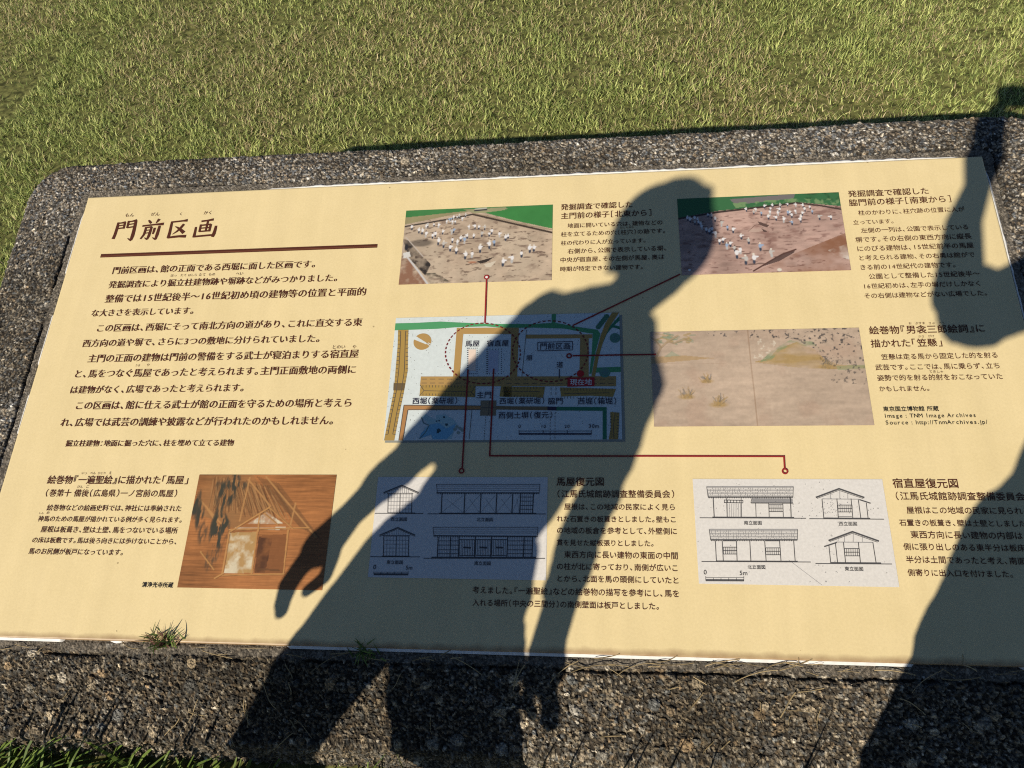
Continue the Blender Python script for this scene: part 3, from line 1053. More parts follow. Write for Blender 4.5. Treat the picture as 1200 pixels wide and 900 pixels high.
# ---- printed pictures: a fine grid of ink dots, painted in code
class Picture:
    def __init__(self, corners, step=0.0011):
        q = [uv(*c) for c in corners]          # TL TR BR BL
        self.u0 = (q[0][0] + q[3][0]) / 2
        self.u1 = (q[1][0] + q[2][0]) / 2
        self.v1 = (q[0][1] + q[1][1]) / 2
        self.v0 = (q[2][1] + q[3][1]) / 2
        self.nx = int((self.u1 - self.u0) / step)
        self.ny = int((self.v1 - self.v0) / step)
        self.X, self.Y = np.meshgrid(np.linspace(self.u0, self.u1, self.nx), np.linspace(self.v0, self.v1, self.ny), indexing='ij')
        self.C = np.zeros((self.nx, self.ny, 3))
    def noise(self, s, seed, o=4, sy=None):
        return fbm((self.X + 3) * s, (self.Y + 3) * (sy or s), seed, o)
    def fill(self, mask, col, a=1.0):
        mk = np.clip(mask * a, 0, 1)[..., None]
        self.C = self.C * (1 - mk) + np.asarray(col) * mk
    def polym(self, pts):
        ins = np.zeros(self.X.shape, bool)
        P = [uv(*p) for p in pts]
        for (x0, y0), (x1, y1) in zip(P, P[1:] + P[:1]):
            if y0 == y1:
                continue
            c = ((self.Y >= min(y0, y1)) & (self.Y < max(y0, y1)) & (self.X < x0 + (self.Y - y0) / (y1 - y0) * (x1 - x0)))
            ins ^= c
        return ins.astype(float)
    def linem(self, pts, w):
        d = np.full(self.X.shape, 9.0)
        P = [uv(*p) for p in pts]
        for (x0, y0), (x1, y1) in zip(P, P[1:]):
            L2 = (x1 - x0) ** 2 + (y1 - y0) ** 2 + 1e-12
            t = np.clip(((self.X - x0) * (x1 - x0) + (self.Y - y0) * (y1 - y0)) / L2, 0, 1)
            d = np.minimum(d, np.hypot(self.X - x0 - t * (x1 - x0), self.Y - y0 - t * (y1 - y0)))
        return np.clip((w / 2 - d) / 0.0008 + 0.5, 0, 1)
    def blob(self, p, rx, ry):
        x, y = uv(*p)
        return np.clip((1 - np.hypot((self.X - x) / rx, (self.Y - y) / ry)) * 2.5, 0, 1)
    def build(self, name, label):
        P = np.stack([self.X, self.Y, np.full(self.X.shape, layer(1))], -1)
        ii = np.arange(self.nx * self.ny).reshape(self.nx, self.ny)
        q = np.stack([ii[:-1, :-1], ii[1:, :-1], ii[1:, 1:], ii[:-1, 1:]], -1).reshape(-1, 4)
        me = np_mesh(name, bw_np(P).reshape(-1, 3), q, 4, np.clip(self.C * 0.80, 0, 1).reshape(-1, 3), smooth=True)
        o = link(name, me, PIC_MAT, panel)
        o["label"] = label
        return o
PIC_MAT = attr_mat("printed_picture", "tint", rough=0.45, spec=0.3)

def worker(pic, px, py, h, r):
    """a tiny standing figure in a white shirt with dark trousers and a shadow"""
    x, y = uv(px, py)
    m = lambda cx, cy, rx, ry: np.clip((1 - np.hypot((pic.X - cx) / rx, (pic.Y - cy) / ry)) * 3, 0, 1)
    pic.fill(m(x + h * .55, y + h * 0.02, h * .5, h * .10), (.10, .06, .05), .75)
    dk = (.05, .06, .09) if r.random() < .75 else (.45, .45, .45)
    pic.fill(m(x, y + h * .22, h * .15, h * .30), dk)
    sh = (.74, .74, .76) if r.random() < .70 else ((.30, .40, .56) if r.random() < .5 else (.50, .49, .47))
    h = h * r.uniform(.82, 1.15)
    pic.fill(m(x + r.uniform(-.06, .06) * h, y + h * .62, h * .20, h * .30), sh)
    pic.fill(m(x + r.uniform(-.25, .25) * h, y + h * .70, h * .22, h * .10), sh)
    pc_h = (.70, .66, .58) if r.random() < .5 else (.14, .09, .07)
    pic.fill(m(x, y + h * .95, h * .12, h * .12), pc_h)

def photo_a():
    pc = Picture([(475.8, 247), (648, 240), (646.2, 328.7), (467.5, 333.7)])
    z = lambda x, y: (460 + x / 6, 230 + y / 6)
    n = pc.noise(26, 3)
    n2 = pc.noise(90, 7, 3, 200)
    base = np.array([.46, .365, .275])
    pc.C[:] = base * (0.66 + 0.66 * n + 0.40 * (n2 - .5))[..., None]
    pc.fill(np.clip((pc.noise(12, 9) - .5) * 4, 0, 1), (.52, .44, .34), .55)
    pc.fill(np.clip((pc.noise(110, 12, 3, 260) - .66) * 8, 0, 1), (.12, .08, .06), .8)
    pc.fill(np.clip((pc.noise(55, 13, 4, 120) - .62) * 6, 0, 1), (.20, .14, .11), .7)
    for poly, c in (([(80, 90), (520, 60), (530, 110), (85, 200)], (.30, .27, .15)), ([(80, 60), (1140, 40), (1140, 70), (560, 100), (85, 152)], (.055, .20, .065)),
                    ([(640, 115), (800, 90), (1140, 62), (1140, 232), (860, 172)], (.050, .215, .060)), ([(500, 95), (800, 78), (790, 98), (640, 118), (580, 122)], (.30, .30, .17))):
        pc.fill(pc.polym([z(*p) for p in poly]), c)
    g = pc.noise(40, 33)
    pc.C *= (0.85 + 0.3 * g)[..., None]
    pc.fill(pc.linem([z(78, 216), (z(380, 165)), z(565, 128)], .0035), (.055, .045, .04))
    pc.fill(pc.linem([z(565, 128), z(780, 178), z(940, 215), z(1130, 258)], .0042), (.055, .04, .03))
    pc.fill(pc.linem([z(565, 120), z(780, 165), z(940, 203), z(1130, 238)], .0022), (.32, .25, .17))
    pc.fill(pc.linem([z(578, 103), z(662, 95)], .0032), (.05, .05, .06))
    pc.fill(pc.linem([z(580, 92), z(660, 84)], .0018), (.55, .55, .55))
    pc.fill(pc.blob(z(200, 330), .03, .010), (.06, .05, .045), .7)
    pc.fill(pc.polym([z(70, 300), z(110, 310), z(270, 480), z(230, 560), z(120, 440)]) * np.clip(pc.noise(60, 51) * 2.2 - .4, 0, 1), (.035, .030, .028))
    pc.fill(pc.polym([z(40, 640), z(50, 440), z(110, 440), z(250, 620)]) * np.clip(pc.noise(80, 53) * 2 - .3, 0, 1), (.26, .14, .09))
    pc.fill(pc.polym([z(230, 540), z(300, 540), z(420, 610), z(270, 625)]) * np.clip(pc.noise(70, 57) * 2.2 - .4, 0, 1), (.05, .05, .035))
    pc.fill(pc.linem([z(95, 290), z(215, 425)], .0018), (.50, .45, .40))
    pc.fill(pc.linem([z(105, 430), z(180, 525), z(245, 615)], .0036), (.55, .55, .55))
    pc.fill(pc.blob(z(98, 360), .0045, .010), (.03, .03, .035))
    pc.fill(pc.polym([z(75, 400), z(120, 390), z(128, 425), z(78, 438)]), (.62, .62, .60))
    pc.fill(pc.polym([z(640, 480), z(730, 455), z(690, 500), z(660, 500)]), (.60, .54, .44))
    pc.fill(pc.polym([z(590, 460), z(715, 428), z(660, 465), z(620, 475)]), (.045, .035, .03))
    pc.fill(pc.blob(z(560, 465), .010, .003), (.42, .17, .09), .7)
    r = random.Random(5)
    P = [(136, 240), (185, 262), (207, 270), (233, 290), (280, 300), (320, 345), (358, 365), (405, 390), (447, 408), (510, 445), (557, 435), (615, 400), (680, 372), (715, 352),
         (775, 495), (838, 470), (907, 432), (965, 400), (993, 392), (235, 230), (248, 222), (292, 215), (322, 225), (352, 270), (415, 270), (428, 260), (420, 200), (440, 195), (380, 195), (400, 180),
         (410, 175), (430, 165), (455, 160), (470, 158), (490, 175), (512, 150), (538, 235), (580, 235), (606, 235), (570, 300), (628, 288), (648, 240), (680, 285), (697, 270), (752, 290), (795, 315), (812, 300),
         (420, 330), (455, 345), (480, 320), (505, 335), (525, 300), (300, 290)]
    for x, y in sorted(P, key=lambda p: p[1]):
        worker(pc, *z(x, y), (.0062 + .0085 * (y - 140) / 350) * 1.42, r)
    pc.build("excavation_photo", "printed photo of excavation with green fields top right")

def photo_b():
    pc = Picture([(794.2, 233.7), (983.4, 225), (996.4, 316.6), (798.2, 323)])
    z = lambda x, y: (785 + x / 5.4545, 220 + y / 5.4545)
    n = pc.noise(22, 4)
    n2 = pc.noise(60, 8, 4, 220)
    pc.C[:] = np.array([.45, .31, .265]) * (0.62 + 0.70 * n + 0.45 * (n2 - .5))[..., None]
    pc.fill(np.clip((pc.noise(10, 19) - .5) * 4, 0, 1), (.47, .33, .28), .5)
    pc.fill(np.clip((pc.noise(110, 22, 3, 300) - .66) * 8, 0, 1), (.15, .08, .07), .75)
    pc.fill(np.clip((pc.noise(40, 23, 4, 110) - .60) * 6, 0, 1), (.22, .12, .10), .7)
    pc.fill(pc.polym([z(540, 540), z(800, 420), z(1120, 290), z(1170, 540)]) * np.clip(pc.noise(25, 61) * 2 - .5, 0, 1), (.25, .12, .07))
    pc.fill(pc.polym([z(1010, 400), z(1130, 360), z(1150, 460), z(1060, 440)]) * np.clip(pc.noise(60, 63) * 2 - .6, 0, 1), (.62, .58, .52))
    pc.fill(pc.polym([z(40, 60), z(1100, 15), z(1110, 120), z(830, 95), z(300, 150), z(50, 195)]), (.045, .15, .062))
    pc.fill(pc.polym([z(380, 75), z(800, 40), z(790, 70), z(420, 110)]), (.17, .16, .16))
    gr = np.clip((pc.noise(130, 71) - .42) * 5, 0, 1)
    pc.fill(pc.polym([z(400, 100), z(780, 70), z(1080, 70), z(1080, 110), z(820, 95), z(420, 130)]) * gr, (.17, .28, .13))
    pc.fill(pc.polym([z(820, 30), z(1085, 25), z(1090, 90), z(840, 70)]) * np.clip((pc.noise(90, 73) - .4) * 5, 0, 1), (.03, .085, .035))
    pc.fill(pc.linem([z(52, 200), z(300, 158), z(560, 128), z(810, 98)], .0042), (.05, .035, .03))
    pc.fill(pc.linem([z(810, 98), z(960, 115), z(1100, 140)], .0036), (.06, .04, .035))
    pc.fill(pc.linem([z(535, 533), z(640, 470), z(720, 425), z(805, 395)], .0030), (.10, .05, .04))
    pc.fill(pc.polym([z(590, 505), z(690, 435), z(800, 402), z(790, 418), z(700, 470)]), (.08, .05, .045), .9)
    pc.fill(pc.linem([z(500, 280), z(545, 240), z(620, 230)], .0012), (.16, .09, .07))
    pc.fill(pc.polym([z(560, 215), z(635, 240), z(620, 255), z(575, 240)]), (.11, .07, .06))
    pc.fill(pc.polym([z(585, 262), z(625, 280), z(600, 284)]), (.08, .05, .045))
    pc.fill(pc.blob(z(545, 275), .014, .005), (.50, .38, .32), .7)
    pc.fill(pc.blob(z(700, 525), .005, .004), (.66, .62, .55))
    r = random.Random(9)
    P = [(115, 215), (130, 225), (158, 215), (160, 240), (185, 240), (205, 270), (235, 290), (255, 300), (270, 290), (245, 190), (268, 200), (290, 220), (180, 220), (200, 250),
         (330, 250), (370, 275), (405, 292), (458, 332), (505, 362), (580, 405), (652, 445), (540, 488), (487, 493), (430, 455), (452, 425), (418, 412), (366, 395), (388, 380), (340, 355), (318, 365), (293, 320),
         (490, 155), (550, 155), (537, 172), (607, 135), (585, 180), (632, 205), (658, 130), (643, 150), (680, 212), (693, 180), (700, 158), (706, 130), (728, 225), (755, 180), (753, 120), (782, 240), (780, 195), (806, 168), (806, 125),
         (840, 205), (848, 180), (852, 130), (865, 155), (897, 140), (910, 170), (958, 208), (1030, 208), (838, 225), (770, 175), (640, 175)]
    for x, y in sorted(P, key=lambda p: p[1]):
        worker(pc, *z(x, y), (.0070 + .0070 * (y - 120) / 350) * 1.38, r)
    pc.build("excavation_photo", "printed photo of reddish excavation beside the speaker's head shadow".replace("the speaker's ", ""))
photo_a()
photo_b()

def hut_picture():
    # an aged brown painting: only a plain hut, dark foliage and thatch strokes
    pc = Picture([(233.9, 556.2), (395.5, 556.5), (376.6, 691.5), (207.8, 688.8)])
    z = lambda x, y: (200 + x / 5.805, 545 + y / 5.805)
    n = pc.noise(10, 14)
    weave = pc.noise(30, 15, 3, 700)
    pc.C[:] = np.array([.36, .150, .052]) * (0.50 + 0.80 * n + 0.75 * (weave - .5))[..., None]
    pc.fill(pc.polym([z(180, 60), z(560, 60), z(700, 300), z(430, 430), z(180, 330)]) * np.clip(pc.noise(14, 5) * 1.6 - .2, 0, 1), (.27, .145, .060), .8)
    r = random.Random(3)
    for i in range(120):                                   # thatch
        t = i / 119
        x0, y0 = 300 + 420 * t, 90 + 60 * t
        pc.fill(pc.linem([z(x0 + r.uniform(-20, 20), y0 + r.uniform(-15, 30)), z(x0 - 30 + 160 * t + r.uniform(-20, 20), y0 + 190 + r.uniform(-20, 50))], .0012), (.10, .046, .020) if i % 3 else (.42, .24, .10), .6)
    for i in range(12):
        x0 = 690 + i * 13
        pc.fill(pc.linem([z(x0 - 100, 80 + i * 4), z(x0 + 190, 420 + i * 8)], .0013), (.15, .075, .032), .75)
    for a, b_ in (((650, 80), (990, 490)), ((540, 85), (470, 380)), ((850, 260), (815, 410)), ((530, 100), (680, 280)), ((250, 300), (345, 440)), ((185, 220), (345, 400))):
        pc.fill(pc.linem([z(*a), z(*b_)], .0028), (.44, .23, .085), .85)
    fl = np.clip((pc.noise(240, 44, 3, 60) - .36) * 4, 0, 1)
    for p, rx, ry in (((400, 180), .028, .034), ((180, 330), .013, .036), ((300, 500), .024, .050), ((360, 400), .020, .022), ((450, 130), .014, .018)):
        for q in range(16):
            pp = (p[0] + r.gauss(0, rx * 1500), p[1] + r.gauss(0, ry * 1500))
            pc.fill(pc.blob(z(*pp), rx * .42, ry * .50) * fl, (.045, .046, .034), .75)
    mott = np.clip((pc.noise(70, 46, 5) - .42) * 4.5, 0, 1)
    pc.fill(pc.polym([z(405, 460), z(585, 455), z(560, 735), z(365, 735)]), (.42, .26, .105))
    pc.fill(pc.polym([z(405, 460), z(585, 455), z(560, 735), z(365, 735)]) * mott, (.62, .55, .40))
    pc.fill(pc.polym([z(525, 400), z(655, 320), z(770, 400)]) * np.clip(mott + .3, 0, 1), (.62, .56, .43))
    pc.fill(pc.polym([z(440, 422), z(785, 422), z(785, 440), z(440, 440)]) * np.clip(mott + .3, 0, 1), (.62, .55, .42))
    for pts in ([(400, 455), (350, 745)], [(590, 450), (550, 745)], [(800, 440), (765, 740)], [(400, 440), (810, 430)], [(410, 450), (670, 290)], [(670, 285), (830, 430), (940, 428)], [(605, 340), (595, 450)], [(350, 750), (770, 742)], [(300, 770), (360, 735)], [(205, 590), (295, 710)], [(640, 330), (730, 405)]):
        pc.fill(pc.linem([z(*p) for p in pts], .0026), (.46, .24, .085))
        pc.fill(pc.linem([z(p[0] + 8, p[1] + 4) for p in pts], .0008), (.11, .05, .02), .8)
    pc.fill(pc.polym([z(600, 480), z(790, 470), z(765, 735), z(565, 735)]), (.19, .075, .028), .8)
    pc.fill(pc.polym([z(600, 490), z(690, 500), z(670, 620), z(640, 735), z(572, 735)]) * np.clip(pc.noise(80, 49, 4) * 2.2 - .35, 0, 1), (.07, .03, .016), .85)
    pc.fill(pc.polym([z(600, 700), z(745, 712), z(745, 722), z(575, 716)]), (.13, .06, .025), .8)
    pc.C *= (0.93 + 0.14 * pc.noise(200, 88, 2))[..., None]
    pc.build("old_painting_print", "brown aged painting print of a hut with pale wall panels")

def scroll_picture():
    # faded paper with plain washes of green and ochre and scattered grass strokes
    pc = Picture([(762.3, 389.2), (1007, 384.2), (1023.8, 498.7), (766, 499.9)])
    z = lambda x, y: (755 + x / 4.364, 375 + y / 4.364)
    n = pc.noise(9, 24)
    f = pc.noise(40, 25, 4, 160)
    pc.C[:] = np.array([.50, .395, .305]) * (0.74 + 0.36 * n + 0.34 * (f - .5))[..., None]
    pc.fill(np.clip((pc.noise(28, 26) - .55) * 5, 0, 1), (.40, .27, .20), .35)
    pc.fill(pc.polym([z(30, 190), z(200, 182), z(360, 196), z(200, 210), z(30, 226)]), (.36, .23, .075), .55)
    pc.fill(pc.polym([z(560, 215), z(640, 195), z(680, 150), z(780, 112), z(870, 150), z(920, 200), z(1000, 230), z(1130, 235), z(1130, 250), z(850, 250), z(700, 235)]) * np.clip(pc.noise(25, 28, 3, 90) * 2 - .3, 0, 1), (.36, .24, .07), .75)
    pc.fill(pc.polym([z(590, 215), z(650, 160), z(740, 105), z(860, 110), z(910, 160), z(860, 140), z(760, 125), z(690, 160), z(650, 205)]) * np.clip(pc.noise(60, 29, 3, 120) * 2 - .5, 0, 1), (.20, .27, .15), .8)
    pc.fill(pc.polym([z(980, 235), z(1130, 230), z(1130, 248), z(990, 258)]), (.24, .29, .16), .6)
    pc.fill(pc.polym([z(100, 190), z(140, 160), z(185, 185)]), (.22, .30, .20), .5)
    r = random.Random(8)
    for i in range(40):
        x, y = r.uniform(40, 235), r.uniform(68, 118)
        pc.fill(pc.linem([z(x, y), z(x + r.uniform(10, 34), y + r.uniform(-9, 9))], r.uniform(.0016, .0036)), (.18, .25, .17) if r.random() < .6 else (.33, .24, .09), .6)
    for pts in ([(62, 185), (85, 140), (120, 110), (170, 80)], [(85, 140), (60, 110), (35, 90)], [(120, 110), (150, 120), (215, 95)]):
        pc.fill(pc.linem([z(*p) for p in pts], .0032), (.36, .27, .17), .8)
        pc.fill(pc.linem([z(p[0] + 5, p[1] + 3) for p in pts], .0009), (.20, .14, .09), .6)
    sp = np.clip((pc.noise(230, 64, 3) - .60) * 9, 0, 1)
    pc.fill(sp * np.clip(pc.polym([z(540, 40), z(1110, 35), z(1120, 160), z(900, 160), z(760, 95), z(540, 95)]) + .8 * pc.polym([z(880, 160), z(1125, 150), z(1140, 330), z(960, 320)]), 0, 1), (.06, .058, .060), .9)
    pc.fill(sp * pc.polym([z(560, 90), z(680, 110), z(620, 200), z(560, 200)]), (.62, .56, .46), .8)
    pc.fill(pc.polym([z(320, 62), z(480, 58), z(470, 90), z(330, 80)]) * sp, (.07, .07, .08), .8)
    pc.fill(pc.linem([z(528, 50), z(545, 220), z(565, 400), z(580, 545)], .0020), (.30, .20, .13), .6)
    pc.fill(pc.linem([z(35, 224), z(560, 222), z(1120, 250)], .0007), (.36, .26, .19), .5)
    # plain bushes and tufts in the middle ground
    for (x, y, s_) in ((215, 380, 1.0), (320, 300, .8), (380, 420, 1.1), (930, 225, .9)):
        for i in range(26):
            a = r.uniform(-2.6, -0.5)
            L = s_ * r.uniform(18, 62)
            pc.fill(pc.linem([z(x + r.uniform(-30, 30) * s_, y + 20), z(x + L * math.cos(a), y + 20 + L * math.sin(a))], .0013), (.10, .11, .12) if r.random() < .45 else (.34, .23, .09), .6)
        pc.fill(pc.blob(z(x, y + 14), .017 * s_, .006 * s_), (.40, .27, .11), .6)
    pc.C *= (0.92 + 0.16 * pc.noise(260, 87, 2))[..., None]
    pc.build("old_painting_print", "beige faded scroll print with green and ochre washes")
hut_picture()
scroll_picture()

# ---- site plan
def site_plan():
    pr = Print()
    A = lambda x, y: uv(445 + x / 5.625, 360 + y / 5.625)
    B = lambda x, y: uv(590 + x / 5.625, 360 + y / 5.625)
    A2 = lambda L: [A(*p) for p in L]
    B2 = lambda L: [B(*p) for p in L]
    paper = mat("plan_paper", (0.50, 0.56, 0.57, 1), 0.5, 0.3, 0.05, 150)
    ochre = ink("ochre", (0.44, 0.28, 0.10, 1))
    moat = ink("moat", (0.40, 0.265, 0.075, 1))
    green = ink("green", (0.085, 0.33, 0.145, 1))
    dgreen = ink("deep_green", (0.035, 0.20, 0.11, 1))
    line = ink("plan_line", (0.12, 0.10, 0.085, 1))
    navy = ink("navy", (0.035, 0.03, 0.06, 1))
    water = ink("water", (0.20, 0.47, 0.66, 1))
    pale = ink("pale_blue", (0.40, 0.60, 0.63, 1))
    pink = ink("pink", (0.80, 0.66, 0.56, 1))
    grey = ink("plan_shadow", (0.30, 0.31, 0.27, 1))
    dred = ink("dash_red", (0.20, 0.022, 0.025, 1))
    q = [uv(463.3, 372.4), uv(726.5, 366.8), uv(728.3, 515.5), uv(450.3, 516)]
    u0, u1 = (q[0][0] + q[3][0]) / 2, (q[1][0] + q[2][0]) / 2
    v1, v0 = (q[0][1] + q[1][1]) / 2, (q[2][1] + q[3][1]) / 2
    pr.poly([(u0 + .003, v0 - .004), (u1 + .005, v0 - .004), (u1 + .005, v1 - .005), (u0 + .003, v1 - .005)], grey, 0)
    pr.poly([(u0, v0), (u1, v0), (u1, v1), (u0, v1)], paper, 1)
    def clip(pts):
        return [(min(max(x, u0), u1), min(max(y, v0), v1)) for x, y in pts]
    P = lambda pts, mm, k: pr.poly(clip(pts), mm, k)
    W_ = 0.0009
    S = lambda pts, w=W_, mm=line, k=4: pr.stroke(clip(pts), w, mm, k)
    # upper green belt
    P(A2([(100, 108), (250, 104), (400, 96), (520, 102), (700, 110)]) + B2([(0, 112), (200, 112), (340, 104), (480, 130), (620, 150), (640, 178), (560, 172), (400, 142), (200, 136), (0, 138)]) + A2([(700, 128), (500, 134), (380, 144), (96, 154)]), green, 2)
    P(B2([(318, 30), (348, 30), (342, 115), (318, 115)]), green, 2.1)
    # left moat
    P(A2([(122, 150), (190, 150), (186, 260), (185, 420), (160, 560), (130, 700), (96, 885), (28, 885), (60, 720), (92, 560), (106, 400), (118, 260)]), moat, 2)
    P(A2([(92, 502), (168, 502), (160, 550), (90, 550)]), ink("bridge", (0.15, 0.105, 0.05, 1)), 3)
    for k in range(26):
        y = 165 + k * 27
        if 500 < y < 555:
            continue
        xl = np.interp(y, [150, 260, 420, 560, 720, 885], [122, 118, 106, 92, 60, 30])
        xr = np.interp(y, [150, 260, 420, 560, 700, 885], [190, 186, 185, 160, 130, 96])
        S(A2([(xl, y), (xl + 14, y)]))
        S(A2([(xr - 14, y), (xr, y)]))
    for off in (0.25, 0.72):
        S(A2([(np.interp(y, [150, 260, 420, 560, 720, 885], [122, 118, 106, 92, 60, 30]) * (1 - off) + off * np.interp(y, [150, 260, 420, 560, 700, 885], [190, 186, 185, 160, 130, 96]), y) for y in range(160, 880, 40)]))
    # yards framed by lanes
    P(A2([(508, 138), (700, 136)]) + B2([(100, 136), (100, 180), (0, 178)]) + A2([(550, 178), (528, 458), (484, 458)]), ochre, 2.2)
    P(B2([(52, 170), (102, 140), (90, 470), (42, 470)]), ochre, 2.3)
    P(B2([(148, 182), (586, 180), (586, 206), (562, 206), (562, 470), (500, 470), (506, 206), (148, 208)]), ochre, 2.2)
    P(A2([(272, 458), (600, 458)]) + B2([(0, 458), (742, 456), (742, 522), (0, 522)]) + A2([(600, 522), (266, 514)]), ochre, 2.5)
    for f, x0, x1, y in ((A, 276, 800, 476), (A, 276, 800, 502), (B, 20, 740, 476), (B, 20, 740, 504)):
        x = x0
        while x < x1:
            pr.stroke([f(x, y), f(min(x + 34, x1), y)], W_, line, 4)
            x += 56
    # moats below the lane
    for f, poly in ((A, [(270, 514), (632, 522), (630, 594), (262, 586)]), (A, [(800, 522), (870, 522), (870, 594), (790, 590)]), (B, [(0, 526), (274, 526), (262, 598), (180, 592), (0, 592)]), (B, [(372, 530), (742, 540), (722, 592), (560, 584), (380, 590)])):
        P([f(*p) for p in poly], moat, 2.6)
    for f, a, b_ in ((A, (292, 552), (604, 560)), (A, (805, 556), (870, 556)), (B, (0, 556), (240, 558)), (B, (400, 572), (700, 566))):
        pr.stroke([f(*a), f(*b_)], W_, line, 4)
    for f, x0, x1, y in ((A, 285, 630, 516), (B, 10, 265, 526), (B, 380, 735, 536)):
        for x in range(x0, x1, 21):
            pr.stroke([f(x, y), f(x, y + 15)], W_ * .9, line, 4)
            pr.stroke([f(x, y + 55), f(x, y + 68)], W_ * .9, line, 4)
    for f, pts in ((A, [(266, 514), (292, 552), (262, 586)]), (A, [(632, 522), (604, 560), (630, 594)])):
        pr.stroke([f(*p) for p in pts], W_, line, 4)
    # earth wall with its gate
    P(A2([(160, 648), (668, 652), (668, 676), (186, 678), (152, 885), (126, 885)]), ink("wall_ochre", (0.42, 0.22, 0.085, 1)), 2.6)
    S(A2([(160, 648), (668, 652)]), .0012)
    S(A2([(186, 678), (668, 676)]), .0012)
    S(A2([(186, 678), (152, 880)]), .0012)
    S(A2([(160, 648), (126, 880)]), .0012)
    P(A2([(766, 652), (870, 654), (870, 676), (766, 676)]) + [], ink("wall_brown", (0.22, 0.16, 0.085, 1)), 2.6)
    P(B2([(0, 654), (290, 656), (290, 680), (0, 676)]), ink("wall_brown", (0.22, 0.16, 0.085, 1)), 2.65)
    P(B2([(290, 656), (350, 658), (350, 682), (290, 680)]), navy, 2.7)
    P(B2([(350, 658), (680, 660), (680, 872), (654, 872), (654, 684), (350, 682)]), dgreen, 2.7)
    P(A2([(666, 616), (770, 616), (766, 716), (662, 716)]), ink("gate", (0.24, 0.195, 0.125, 1)), 3)
    S(A2([(664, 664), (768, 664)]))
    S(A2([(724, 618), (716, 714)]))
    # pond garden
    P(A2([(275, 725), (300, 706), (330, 724), (370, 742), (372, 712), (430, 708), (486, 740), (512, 770), (498, 800), (470, 870), (350, 872), (330, 830), (290, 800), (326, 780), (300, 750)]), pale, 2)
    P(A2([(330, 775), (390, 765), (440, 800), (500, 770), (480, 830), (440, 872), (350, 872), (340, 840), (260, 870), (275, 830)]), water, 2.4)
    for x, y, s_ in ((424, 726, 10), (392, 750, 7), (376, 752, 6), (440, 775, 11), (390, 812, 15), (384, 825, 11)):
        pr.poly([A(x + s_ * math.cos(t) * random.uniform(.7, 1.2), y + s_ * .8 * math.sin(t) * random.uniform(.7, 1.2)) for t in np.linspace(0, 2 * math.pi, 9)[:-1]], ink("rock", (0.05, 0.10, 0.12, 1)), 3)
    for x, y in ((510, 790), (496, 806), (530, 800), (518, 828), (545, 812)):
        pr.poly([A(x + 12 * math.cos(t), y + 10 * math.sin(t)) for t in np.linspace(0, 2 * math.pi, 9)[:-1]], ink("shrub_ink", (0.28, 0.36, 0.33, 1)), 3)
    S(A2([(275, 725), (290, 765), (326, 780), (300, 830), (262, 868)]), .0016, ink("bank", (0.13, 0.23, 0.24, 1)), 3.1)
    S(A2([(608, 682), (590, 872)]), W_)
    for k in range(9):
        S(A2([(700 - k * 1.4, 722 + k * 18), (699 - k * 1.4, 732 + k * 18)]), W_)
        S(B2([(308, 700 + k * 20), (308, 712 + k * 20)]), W_)
        S(B2([(340, 696 + k * 20), (340, 708 + k * 20)]), W_)
    for y in (530, 560):
        S(B2([(314, y), (314, y + 20)]), W_)
        S(B2([(346, y), (346, y + 20)]), W_)
    # compass disc with its pale arrow
    c = A(282, 228)
    pr.ring(c, 0, 0.0168, ochre, 2.2, 40, filled=True)
    pr.poly(A2([(212, 208), (236, 190), (316, 240), (306, 246)]), paper, 2.6)
    for d_ in (0, 14):
        pr.stroke(A2([(306 + d_, 236), (332 + d_ * .4, 256 - d_ * .8)]), .0014, paper, 2.6)
    # buildings marked in the yard
    P(A2([(586, 280), (634, 280), (632, 420), (584, 420)]), pink, 2.6)
    P(A2([(720, 286), (784, 286), (780, 430), (714, 430)]), ink("lilac", (0.52, 0.55, 0.66, 1)), 2.6)
    for x0, x1, y0, y1 in ((578, 642, 272, 440), (706, 802, 278, 440)):
        for k in range(13):
            y = y0 + (y1 - y0) * k / 12
            for x in (x0, x1, x0 + 6 if x0 > 600 else x0 + 5):
                pr.ring(A(x, y), 0, .0009, navy, 3, 6, filled=True)
        for k in range(6):
            x = x0 + (x1 - x0) * k / 5
            for y in (y0, y1):
                pr.ring(A(x, y), 0, .0009, navy, 3, 6, filled=True)
    S(B2([(152, 150), (122, 460)]), W_ * .9)
    S(B2([(368, 408), (368, 466)]), .0016, navy, 4)
    # right-hand road, planting and cross lane
    P(B2([(715, 36), (764, 34), (700, 130), (660, 220), (630, 320), (604, 456), (580, 456), (606, 320), (640, 190), (670, 110)]), moat, 2.8)
    P(B2([(590, 170), (640, 175), (618, 250), (600, 330), (580, 440), (566, 440), (580, 320)]), green, 2.4)
    P(B2([(770, 60), (770, 90), (720, 130), (680, 180), (655, 238), (665, 190), (700, 130), (740, 85)]), dgreen, 2.6)
    P(B2([(700, 120), (740, 122), (770, 128), (770, 148), (730, 136), (690, 140)]), dgreen, 2.65)
    P(B2([(612, 400), (772, 394), (772, 428), (606, 432)]), green, 2.5)
    for x, y, s_ in ((735, 204, 32), (668, 432, 32)):
        pr.ring(B(x, y), 0, s_ / 5.625 * .00168, ink("tree_ink", (0.11, 0.27, 0.20, 1)), 3, 18, filled=True)
        for k in range(10):
            a = 2 * math.pi * k / 10
            pr.stroke([B(x + 6 * math.cos(a), y + 5 * math.sin(a)), B(x + s_ * math.cos(a), y + s_ * .85 * math.sin(a))], .0009, ink("bank", (0.13, 0.23, 0.24, 1)), 3.5)
    for k in range(6):
        pr.ring(B(680 - k * 11, 62 + k * 14), 0, .0048, ink("hedge_ink", (0.07, 0.20, 0.13, 1)), 3 + .1 * k, 10, filled=True)
